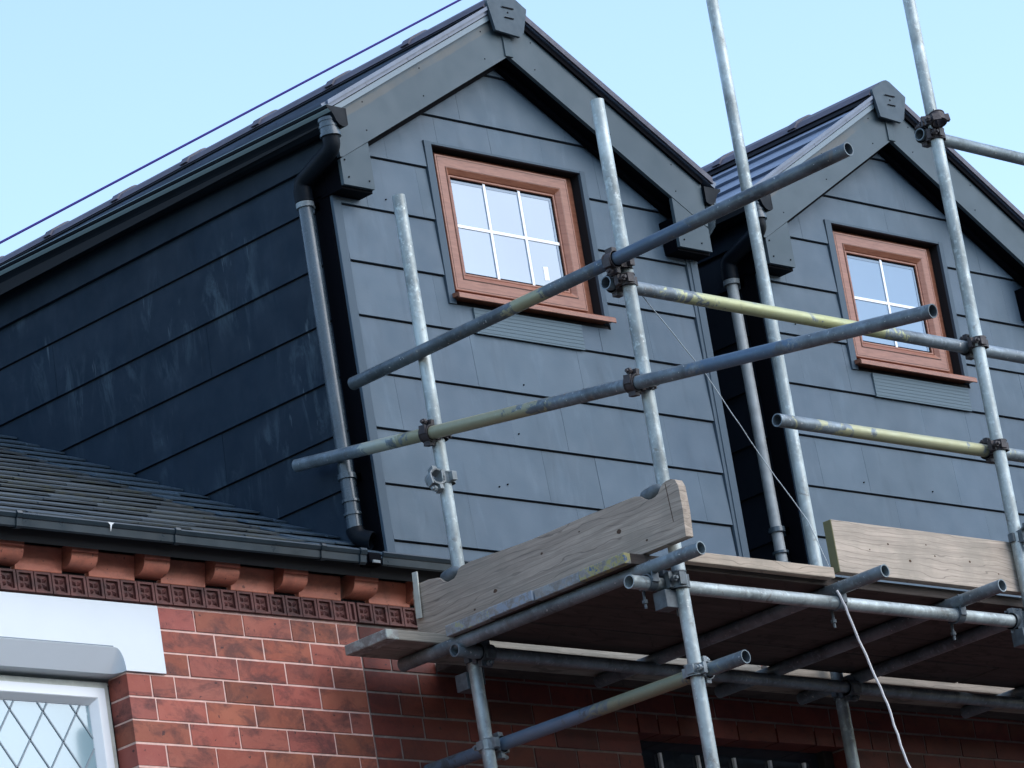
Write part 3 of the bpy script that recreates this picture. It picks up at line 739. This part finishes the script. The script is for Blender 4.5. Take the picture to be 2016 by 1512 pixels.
        for (sx, sz) in ((a0 + .03, 1.432), (a0 + .135, 1.43), (a0 + .02, 1.50)): sc.tube([(sx, -.0985, sz), (sx, -.1015, sz)], .0035, 0, 8)
        for k_ in (.14, .52, .86):
            for dz in (.045, .16):
                xx = cx + sgn * k_ * hw; sc.tube([(xx, -.0995, AU + dz - S_ * k_ * hw), (xx, -.1015, AU + dz - S_ * k_ * hw)], .0028, 0, 8)
        sc.build("fixing_screws", M_black, bb)
    jc = MB(); jc.box(cx - .022, cx + .022, -.1065, -.0995, AU - .004, AT - .12); jc.build("apex_joint_cover", M_barge, H, bevel=.0012)
    # tiled roof of the dormer
    un = MB(); zt = AT + .002
    for sgn in (-1, 1):
        e = hw + .085
        P2 = [(cx, zt), (cx, zt - .05), (cx + sgn * e, zt - .05 - S_ * e), (cx + sgn * e, zt - S_ * e)]
        if sgn > 0: P2 = P2[::-1]
        un.prism(P2, lambda p, d: (p[0], d, p[1]), 4.1, -.079)
    ro = un.build("dormer_roof", M_back, H)
    for sgn in (-1, 1):
        tm = MB(); dn = Vector((sgn, 0, -S_)).normalized(); nm = Vector((sgn * S_, 0, 1)).normalized(); base = Vector((cx, 0, zt))
        Ls = math.hypot(hw + .085, S_ * (hw + .085)); gauge = .285; s = Ls; r = 0
        while s > .08:
            y = -.118 - (.15 if r % 2 else 0)
            while y < 4.1:
                a_, b_2 = max(y, -.118) + .0012, min(y + .3, 4.1) - .0012
                if b_2 - a_ > .01:
                    s0, s1 = s, max(s - gauge * 1.0 - .002, 0.02); h0 = .030; h1 = .0175
                    P = [base + dn * s0 + nm * h0, base + dn * s1 + nm * h1, base + dn * s1 + nm * .0015, base + dn * s0 + nm * .0015]
                    v_ = [Vector((p.x, a_, p.z)) for p in P] + [Vector((p.x, b_2, p.z)) for p in P]
                    fs = [(0, 1, 2, 3), (7, 6, 5, 4), (1, 0, 4, 5), (2, 1, 5, 6), (3, 2, 6, 7), (0, 3, 7, 4)]
                    if sgn > 0: fs = [q[::-1] for q in fs]
                    tm.add(v_, fs, random.uniform(.85, 1.1))
                y += .3
            s -= gauge; r += 1
        tm.build("roof_tiles", M_tile, ro)
        vg = MB(); L_ = (cx + sgn * .1, zt + .0265 - S_ * .1); Rr = (cx + sgn * (hw + .07), zt + .0265 - S_ * (hw + .07))
        vt = .016 if sgn < 0 else .028; P2 = [L_, (L_[0], L_[1] - vt), (Rr[0], Rr[1] - vt), Rr]; P2 = [(a_, b_2 + .008) for a_, b_2 in P2]
        if sgn > 0: P2 = P2[::-1]
        vg.prism(P2, lambda p, d: (p[0], d, p[1]), -.119, -.127); vg.build("verge_strip", M_ridge if sgn > 0 else M_tile, ro)
    for sgn in (-1, 1):                                             # black strips standing in for the shade under the ridge tiles
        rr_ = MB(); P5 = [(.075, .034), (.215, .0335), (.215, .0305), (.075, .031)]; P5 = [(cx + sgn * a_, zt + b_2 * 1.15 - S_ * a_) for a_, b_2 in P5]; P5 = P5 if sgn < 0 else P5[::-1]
        rr_.prism(P5, lambda p, d: (p[0], d, p[1]), 4.08, -.116); rr_.build("ridge_shade_strip", M_black, ro)
    rdz = 2.352; k_ = 0; y = -.12
    prof0 = [(-.122, -.083), (-.10, -.052), (-.03, -.010), (-.012, -.002), (0, 0), (.012, -.002), (.03, -.010), (.10, -.052), (.122, -.083), (.112, -.085), (.09, -.064), (0, -.018), (-.09, -.064), (-.112, -.085)]
    while y < 4.0:
        rt = MB(); rt.prism([(cx + a_, rdz + b_2) for a_, b_2 in prof0], lambda p, d: (p[0], d, p[1]), y + .447, y, random.uniform(.9, 1.08))
        rt.prism([(cx + a_ * 1.04, rdz + b_2 * .97 + .007) for a_, b_2 in prof0], lambda p, d: (p[0], d, p[1]), y + .470, y + .425, random.uniform(.9, 1.05))
        rt.build("ridge_tile", M_ridge, ro); y += .45
    cp = MB(); P2 = [(-.108, -.070), (-.098, -.12), (-.085, -.182), (.052, -.190), (.074, -.17), (.110, -.072), (.112, -.062), (.02, -.006), (0, -.001), (-.02, -.006), (-.108, -.060)]
    cp.prism([(cx + a_, rdz + b_2) for a_, b_2 in P2], lambda p, d: (p[0], d, p[1]), -.1195, -.133)
    for zz, a_, b_2 in ((-.075, -.035, .03), (-.118, -.025, .025)): cp.box(cx + a_, cx + b_2, -.1355, -.1325, rdz + zz - .002, rdz + zz + .002, .4)
    cpo = cp.build("ridge_end_cap", M_cap, ro, bevel=.0025)
    ln = MB(); ln.box(cx - .03, cx + .035, -.1365, -.1354, rdz - .0775, rdz - .0725); ln.box(cx - .022, cx + .028, -.1365, -.1354, rdz - .1205, rdz - .116); ln.tube([(cx + .0, -.1328, rdz - .095), (cx, -.1345, rdz - .095)], .004, 0, 8)
    ln.build("moulded_line", M_black, cpo)
    # window
    wf = MB(); frame_ring(wf, ox0 + .001, ox1 - .001, oz0 + .026, oz1 - .002, .05, .040, .095)
    wn = wf.build("window", M_oak, H, bevel=.002); tag(wn, "brown wood-grain window in the " + sfx)
    sx0, sx1, sz0, sz1 = ox0 + .044, ox1 - .052, oz0 + .055, oz1 - .020
    ws = MB(); frame_ring(ws, sx0, sx1, sz0, sz1, .050, .018, .06); splay_ring(ws, sx0 + .050, sx1 - .050, sz0 + .050, sz1 - .050, .022, .014, .030, .06)
    frame_ring(ws, sx0 + .072, sx1 - .072, sz0 + .072, sz1 - .072, .010, .031, .058)
    ws.build("sash", M_oak, wn, bevel=.003)
    gk = MB(); frame_ring(gk, sx0 - .005, sx1 + .005, sz0 - .005, sz1 + .005, .0049, .034, .0405); gk.build("sash_edge_shade", M_black, wn)  # black ring stands in for the shadow round the raised sash
    gv = MB(); frame_ring(gv, sx0 + .0475, sx1 - .0475, sz0 + .0475, sz1 - .0475, .0022, .0168, .0185); frame_ring(gv, sx0 + .009, sx1 - .009, sz0 + .009, sz1 - .009, .0014, .0172, .0185); gv.build("sash_step_shade", M_oak_shade, wn)  # thin dark rings painted as shadow lines on the sash profile
    gx0, gx1, gz0, gz1 = sx0 + .076, sx1 - .076, sz0 + .076, sz1 - .076
    gp_ = MB(); gp_.box(gx0, gx1, .0405, .046, gz0, gz1); gp_.build("pane", M_glass, wn)
    gs = MB(); frame_ring(gs, gx0 + .003, gx1 - .003, gz0 + .003, gz1 - .003, .010, .0385, .0408); gs.build("glazing_gasket", M_black, wn)
    brs = MB()
    xs = [gx0 + (gx1 - gx0) * k / panes for k in range(1, panes)]
    for x in xs: brs.box(x - .0065, x + .0065, .0365, .0402, gz0 + .001, gz1 - .001)
    zc = (gz0 + gz1) / 2
    cuts = [gx0 + .001] + xs + [gx1 - .001]
    for a_, b_2 in zip(cuts[:-1], cuts[1:]): brs.box(a_ + (.0068 if a_ != cuts[0] else 0), b_2 - (.0068 if b_2 != cuts[-1] else 0), .0372, .0402, zc - .006, zc + .006)
    brs.build("glazing_bar", M_bar, wn)
    sp = MB(); sp.box(gx0, gx1, .0392, .0405, gz1 - .024, gz1); sp.box(gx1 - .024, gx1, .0390, .0404, gz0, gz1 - .0245); sp.build("pane_edge_shade", M_pane_shade, wn)  # grey strips paint the shading along the pane's top and right
    if panes == 3:
        st = MB(); st.add([(1.150, .0395, 1.215), (1.176, .0395, 1.218), (1.176, .0395, 1.275), (1.150, .0395, 1.272)], [(0, 1, 2, 3)]); st.add([(1.150, .0400, 1.215), (1.176, .0400, 1.218), (1.176, .0400, 1.275), (1.150, .0400, 1.272)], [(3, 2, 1, 0)])
        st.build("white_sticker", M_white, wn)
    si = MB(); a_, b_2 = ox0 - .018, ox1 + sill_ext
    si.prism([(.05, oz0 + .024), (-.045, oz0 + .018), (-.052, oz0 + .012), (-.052, oz0 - .006), (-.045, oz0 - .006), (-.045, oz0 + .002), (.05, oz0 + .004)], lambda p, d: (d, p[0], p[1]), a_, b_2)
    si.build("window_sill", M_oak, wn, bevel=.0015)
    # interior darkness behind the glass
    return H
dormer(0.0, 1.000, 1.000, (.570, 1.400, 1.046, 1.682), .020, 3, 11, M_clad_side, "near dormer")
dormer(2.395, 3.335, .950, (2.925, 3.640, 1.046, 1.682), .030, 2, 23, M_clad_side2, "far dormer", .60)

# ------------------------------------------------------------------ scaffold
SC = thing("scaffold", (0, -.9, GZ), "steel tube scaffold with a board platform in front of the two dormers", "scaffold")
TR = .02415
def tube(name, a, b, m=M_tube, label=None):
    mb = MB(); mb.tube([a, b], TR, .004, 28); o = mb.build(name, m, SC)
    if label: o["label"] = label
    return o
A0 = (-.05, -.40); B0 = (-.05, -1.40); C0 = (1.945, -.40); D0 = (1.90, -1.40)
stA = tube("standard", (A0[0], A0[1], GZ + .13), (A0[0] - .012, A0[1], 1.235), label="short inner upright pole ending beside the near dormer's window")
stB = tube("standard", (B0[0], B0[1], GZ + .13), (B0[0] + .014, B0[1], 1.232), label="outer upright pole ending in front of the near dormer's bargeboard")
stC = tube("standard", (C0[0], C0[1], GZ + .13), (C0[0] - .008, C0[1], 3.1), label="tall inner upright pole between the two dormers")
stD = tube("standard", (D0[0] + .01, D0[1], GZ + .13), (D0[0] - .014, D0[1], 2.9), label="tall outer upright pole in front of the far dormer")
rl1 = tube("guard_rail", (-.103, -2.506, .622), (-.103, -.06, .615), M_tube_r1, "dark guard rail crossing the near dormer's window")
rl2 = tube("guard_rail", (-.103, -2.719, -.025), (-.103, .291, .412), M_tube_r2, "guard rail with worn yellow paint sloping across the near dormer below its window")
rl3 = tube("guard_rail", (-.10, -1.35, .556), (3.6, -1.35, .540), M_tube_r3, "pale yellow guard rail running along the front to the far window")
rl4 = tube("guard_rail", (.692, -1.35, .133), (3.6, -1.35, .135), M_tube_r4, "short yellow banded rail below the far dormer's window")
rl5 = tube("guard_rail", (1.855, -1.35, 1.412), (3.9, -1.35, 1.385), M_tube_dull, "top rail against the sky at the far dormer's roof")
ld1 = tube("ledger", (-.245, -1.35, -.543), (1.885, -1.35, -.537), label="front ledger tube under the platform edge")
ld2 = tube("ledger", (-.20, -.45, -.520), (6.2, -.45, -.548), M_tube_dull, "shaded inner ledger tube under the platform")
t1 = tube("transom", (-.137, -1.60, -.491), (-.175, -.16, -.491), M_tube_dull, "cross tube under the platform's left end")
t2 = tube("transom", (.841, -1.588, -.491), (.841, -.16, -.491), M_tube_dull, "cross tube poking out beside the pale toe board's end")
t3 = tube("transom", (1.513, -1.578, -.491), (1.513, -.16, -.491), M_tube_dull, "cross tube poking out below the middle of the pale toe board")
t4 = tube("transom", (1.99, -1.37, -.491), (1.99, -.16, -.491), M_tube_dull)
t5 = tube("transom", (3.0, -1.57, -.491), (3.0, -.16, -.491), M_tube_dull)
bt = tube("brace_tube", (.0, -1.595, -.862), (.0, -.02, -.838), M_tube_bl, "lowest cross tube in front of the brickwork")
for (x, y) in (A0, B0, C0, D0):
    pass
for st, (x, y) in ((stA, A0), (stB, B0), (stC, C0), (stD, D0)):
    m = MB(); m.box(x - .075, x + .075, y - .075, y + .075, GZ + .124, GZ + .13); m.tube([(x, y, GZ + .13), (x, y, GZ + .23)], .018, 0, 12); m.build("base_plate", M_galvf, st)

def coupler(parent, p1, d1, p2, d2, m=M_rust, flap=1, big=False, rot=0.):
    """right-angle coupler: a hinged band round each tube, a body between, bolts with nuts"""
    p1 = Vector(p1); p2 = Vector(p2); d1 = Vector(d1).normalized(); d2 = Vector(d2).normalized()
    mb = MB(); w_ = .021 if not big else .030
    for (p, d) in ((p1, d1), (p2, d2)):
        mb.tube([p - d * w_, p + d * w_], TR + .0062, .0055, 24)
        mb.tube([p - d * w_, p - d * (w_ - .004)], TR + .0085, .0078, 24); mb.tube([p + d * (w_ - .004), p + d * w_], TR + .0085, .0078, 24)
    sep = (p2 - p1); sep = sep - d1 * sep.dot(d1)
    if sep.length < .01: sep = d1.cross(d2)
    sn = sep.normalized()
    for (p, d, s_, o_) in ((p1, d1, 1, d2), (p2, d2, -1, d1)):
        # body lugs and bolt set across the tube, to one side
        side = d.cross(sn).normalized()
        lug = p + side * (TR + .014) * flap + sn * s_ * .004
        mb.obox(lug, side * .012, d * w_ * .92, sn * .009)
        e = lug + side * .004 * flap
        mb.tube([e - sn * s_ * .040, e + sn * s_ * .012], .0058, 0, 10)
        q = e - sn * s_ * .024
        mb.tube([q - sn * .006, q + sn * .006], .0115, 0, 6)
        mb.obox(p - side * (TR + .012) * flap, side * .009, d * w_ * .8, sn * .012)
        mb.obox(p - sn * s_ * (TR + .007) + side * flap * .012, side * .016, d * w_ * .75, sn * .0035)
    mb.obox((p1 + p2) / 2, d1 * (.024 if not big else .034), d2 * (.024 if not big else .034), sn * .010)
    return mb.build("coupler", m, parent, bevel=.0012)
Z = (0, 0, 1); XX = (1, 0, 0); YY = (0, 1, 0)
d2v = Vector((0, 3.01, .437)).normalized()
coupler(stB, (-.05, -1.4, .612), Z, (-.103, -1.4, .619), YY, M_rust, -1)
coupler(stB, (-.047, -1.4, .552), Z, (-.047, -1.35, .5555), XX, M_rust, 1)
coupler(stB, (-.05, -1.4, .165), Z, (-.103, -1.4, .167), d2v, M_rust, 1)
coupler(stB, (-.05, -1.4, -.540), Z, (-.05, -1.35, -.5425), XX, M_gal_dark, 1, True)
coupler(stB, (-.05, -1.4, -.86), Z, (.0, -1.4, -.859), YY, M_galvf, -1)
coupler(stA, (-.05, -.4, .312), Z, (-.103, -.4, .311), d2v, M_rust, 1)
coupler(stA, (-.05, -.4, .145), Z, (-.105, -.4, .140), (.2, .9, -.2), M_galvf, -1)
coupler(stA, (-.05, -.4, -.522), Z, (-.05, -.45, -.5205), XX, M_gal_dark, 1, True)
coupler(stA, (-.05, -.4, -.845), Z, (.0, -.4, -.844), YY, M_galvf, 1)
coupler(stD, (1.895, -1.4, 1.455), Z, (1.86, -1.445, 1.44), (.2, .3, 1), M_rust, -1)
coupler(stD, (1.895, -1.4, 1.395), Z, (1.89, -1.35, 1.4115), XX, M_rust, 1)
coupler(stD, (1.90, -1.4, .548), Z, (1.90, -1.35, .5475), XX, M_rust, 1)
coupler(stD, (1.90, -1.4, .137), Z, (1.90, -1.35, .1335), XX, M_rust, 1)
coupler(stD, (1.905, -1.4, -.225), Z, (1.905, -1.452, -.225), (.9, .1, 0), M_gal_dark, 1)
coupler(stD, (1.905, -1.4, -.538), Z, (1.86, -1.35, -.537), XX, M_gal_dark, 1, True)
coupler(stC, (1.945, -.4, -.53), Z, (1.945, -.45, -.532), XX, M_gal_dark, 1, True)
for tr, x in ((t2, .841), (t3, 1.513), (t1, -.144)):                # putlog clips with a bolt hanging below
    mb = MB(); mb.tube([(x - .017, -1.35, -.539), (x + .017, -1.35, -.539)], TR + .006, .0052, 24); mb.box(x - .016, x + .016, -1.385, -1.378, -.545, -.468)
    mb.box(x - .016, x + .016, -1.322, -1.315, -.560, -.468); mb.tube([(x, -1.318, -.545), (x, -1.318, -.622)], .0055, 0, 10); mb.tube([(x, -1.318, -.592), (x, -1.318, -.604)], .011, 0, 6)
    mb.build("putlog_clip", M_gal_dark, tr, bevel=.001)
# steel brackets seen at the standards under the platform
for st, x, y, z in ((stB, -.083, -1.385, -.60), (stA, -.05, -.372, -.60), (stD, 1.87, -1.385, -.60)):
    mb = MB(); mb.box(x - .036, x + .030, y - .008, y + .05, z - .035, z + .028); mb.box(x + .030, x + .034, y - .03, y + .05, z - .02, z + .10); mb.tube([(x + .06, y + .03, z), (x + .06, y + .03, z - .05)], .008, 0, 8)
    mb.build("coupler", M_gal_dark, st, bevel=.003)

for st, yc_, zc_ in ((stB, -1.378, -.222), (stA, -.380, -.212)):        # grey toe-board clips gripping the standards behind the board
    mb = MB(); pts_ = [(-.083, yc_ - .050 + .0125 * k, zc_ + .003 * math.sin(k)) for k in range(9)]
    mb.tube(pts_, [.008, .018, .023, .025, .0255, .025, .023, .017, .006], 0, 16); mb.build("toe_board_clip", M_gal_dark, st)
# ------------------------------------------------------------------ boards
ZB0, ZB1 = -.466, -.428
paints = [[(.22, (.27, .30, .33), .47), (.10, (.38, .37, .22), .54)], [(.22, (.28, .32, .36), .46)], [(.22, (.07, .12, .20), .50), (.22, (.30, .32, .31), .50)], [(.22, (.40, .36, .13), .47), (.22, (.10, .15, .24), .56)]]
lab = ["innermost platform board, dirty pale paint on its end", "platform board with faded blue-grey end, second from the wall", "platform board with blue painted end, third from the wall", "outermost platform board with yellow and blue painted end"]
for i in range(4):
    y1 = -.432 - .2245 * i; y0 = y1 - .2195; xe = -.217 + [.006, -.003, .004, -.002][i]
    cols = paints[i]
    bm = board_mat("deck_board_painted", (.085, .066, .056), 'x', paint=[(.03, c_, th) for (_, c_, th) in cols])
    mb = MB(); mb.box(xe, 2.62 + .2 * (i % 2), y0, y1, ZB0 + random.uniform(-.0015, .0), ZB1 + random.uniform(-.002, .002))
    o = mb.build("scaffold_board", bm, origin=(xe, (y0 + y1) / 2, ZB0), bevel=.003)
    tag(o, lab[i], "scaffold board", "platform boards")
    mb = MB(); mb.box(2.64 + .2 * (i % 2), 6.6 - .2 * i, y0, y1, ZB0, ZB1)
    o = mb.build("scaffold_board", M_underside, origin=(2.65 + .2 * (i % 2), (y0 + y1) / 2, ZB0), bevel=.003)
    tag(o, "platform board at the right edge of the picture, " + ["innermost of the four", "second from the wall", "third from the wall", "outermost of the four"][i], "scaffold board", "platform boards")
# thin pale plank edge lying along the platform front
mb = MB(); mb.box(.055, .835, -1.368, -1.3325, -.452, -.412); tag(mb.build("timber_batten", M_board_new, origin=(.055, -1.35, -.452), bevel=.003), "pale wooden batten lying along the platform edge left of the pale toe board", "batten")
# inner boards near the wall
mb = MB(); mb.box(-.425, 1.56, -.352, -.135, -.4645, -.4265)
tag(mb.build("scaffold_board", board_mat("mossy_board", (.33, .30, .25), 'x', paint=[(.06, (.38, .42, .38), .52)]), origin=(-.425, -.25, -.4645), bevel=.004), "weathered board next to the brickwork, its end sticking out left of the platform", "scaffold board", "platform boards")
mb = MB(); mb.box(1.60, 5.5, -.346, -.13, -.4645, -.4275); tag(mb.build("scaffold_board", M_board, origin=(1.6, -.25, -.4645), bevel=.004), "inner board against the wall under the far dormer", "scaffold board", "platform boards")

mb = MB(); mb.box(.12, 5.5, -.128, -.040, -.4630, -.4280); tag(mb.build("gap_light_blocker", M_underside, origin=(.12, -.08, -.463), bevel=.003), "narrow unseen plank added to block light in the gap beside the brickwork", "plank")  # hidden filler added to keep light from above off the wall below
# notched end toe board
prof = [(-1.526, -.4255), (-1.532, -.33), (-1.530, -.245), (-1.520, -.222), (-1.503, -.214), (-1.480, -.214), (-1.462, -.219), (-1.448, -.230), (-1.436, -.244), (-1.420, -.252), (-1.400, -.254), (-1.380, -.250), (-1.364, -.240), (-1.352, -.229), (-1.330, -.222), (-1.10, -.218), (-.80, -.220), (-.52, -.207), (-.468, -.209), (-.452, -.216), (-.440, -.232), (-.424, -.242), (-.395, -.245), (-.372, -.238), (-.358, -.224), (-.345, -.215), (-.30, -.208), (-.255, -.208), (-.232, -.213), (-.212, -.228), (-.208, -.30), (-.212, -.4255)]
mb = MB(); mb.prism(prof, lambda p, d: (d, p[0], p[1]), -.080, -.117)
tag(mb.build("toe_board", M_board_y, origin=(-.1, -.86, -.424), bevel=.003), "grey notched toe board standing on edge across the platform's left end", "toe board")
mb = MB(); mb.box(.858, 1.985, -1.373, -1.336, -.4275, -.232)
tag(mb.build("toe_board", board_mat("pale_toe", (.48, .40, .32), 'x', paint=[(.004, (.17, .16, .08), .1)], grain=.3), origin=(.858, -1.35, -.4275), bevel=.002), "pale clean toe board on edge along the platform front below the far dormer", "toe board")
mb = MB(); mb.obox((-.128, -.242, -.25), (.003, 0, 0), (0, .012, .001), (.002, -.004, .085)); tag(mb.build("plastic_strip", M_putty, origin=(-.128, -.242, -.335)), "thin whitish strip hanging by the left end of the notched toe board", "strip")

def knots(parent, pts, face):
    k = MB()
    for (a_, z_, r_) in pts:
        n_ = 14; v_ = []
        for j in range(n_):
            t_ = 2 * math.pi * j / n_; rr = r_ * random.uniform(.85, 1.12); q = (a_ + math.cos(t_) * rr * 1.35, z_ + math.sin(t_) * rr); v_.append(face(q))
        k.add(v_, [tuple(range(n_))])
    return k.build("knot", M_knot, parent)
tb = [o for o in bpy.data.objects if o.name.startswith("toe_board") and o.parent is None]
n1 = [o for o in tb if "notched" in o["label"]][0]; n2 = [o for o in tb if "pale" in o["label"]][0]
knots(n1, [(-1.232, -.318, .0085), (-.613, -.345, .0075), (-.86, -.283, .0045), (-1.05, -.262, .003), (-.50, -.38, .004), (-1.35, -.385, .004)], lambda q: (-.1172, q[0], q[1]))
knots(n2, [(1.16, -.30, .004), (1.27, -.355, .0055), (1.42, -.325, .0035), (1.62, -.33, .0045), (1.38, -.285, .003), (1.78, -.365, .003), (1.05, -.33, .003)], lambda q: (q[0], -1.3732, q[1]))
for o_, pts in ((n1, [(-1.478, -.222, -.36)]), ):
    m = MB()
    for (y_, za, zb) in pts: m.obox((-.1171, y_, (za + zb) / 2), (.0003, 0, 0), (0, .0016, 0), (0, .004, (za - zb) / 2))
    m.build("crack", M_knot, o_)

# ------------------------------------------------------------------ cords and cable
def cord(name, pts, r, m, label, cat, sub=6, sag=0.):
    P = [Vector(p) for p in pts]; out = []
    for i in range(len(P) - 1):
        for k in range(sub):
            t = k / sub; q = P[i].lerp(P[i + 1], t); q.z -= sag * 4 * t * (1 - t); out.append(q + Vector((random.uniform(-1, 1), random.uniform(-1, 1), random.uniform(-1, 1))) * r * .6 * (1 if k else 0))
    out.append(P[-1]); mb = MB(); mb.tube(out, r, 0, 8)
    return tag(mb.build(name, m, origin=out[0]), label, cat)
cord("tie_wire", [(.10, -1.33, .545), (.40, -1.30, .30), (.62, -1.30, .015), (.80, -1.32, -.23), (.845, -1.34, -.405)], .0018, M_wire, "thin steel wire slanting down from the front rail to the platform", "wire")
cord("hanging_cord", [(.775, -1.41, -.515), (.80, -1.42, -.60), (.875, -1.42, -.80), (.915, -1.43, -.93), (.945, -1.43, -1.08), (.985, -1.43, -1.20), (1.03, -1.43, -1.35)], .0045, M_rope, "white cord hanging from the front ledger towards the ground", "cord", 4)
a = Vector((-4.1189, -2.1530, -.3561)); b = Vector((-1.3937, -2.0668, 1.1084)); d = b - a
mb = MB(); mb.tube([a - d * 1.2, b + d * 1.5], .0036, 0, 8); tag(mb.build("overhead_cable", M_cable, origin=a), "dark cable crossing the sky above the near dormer's gutter", "cable")
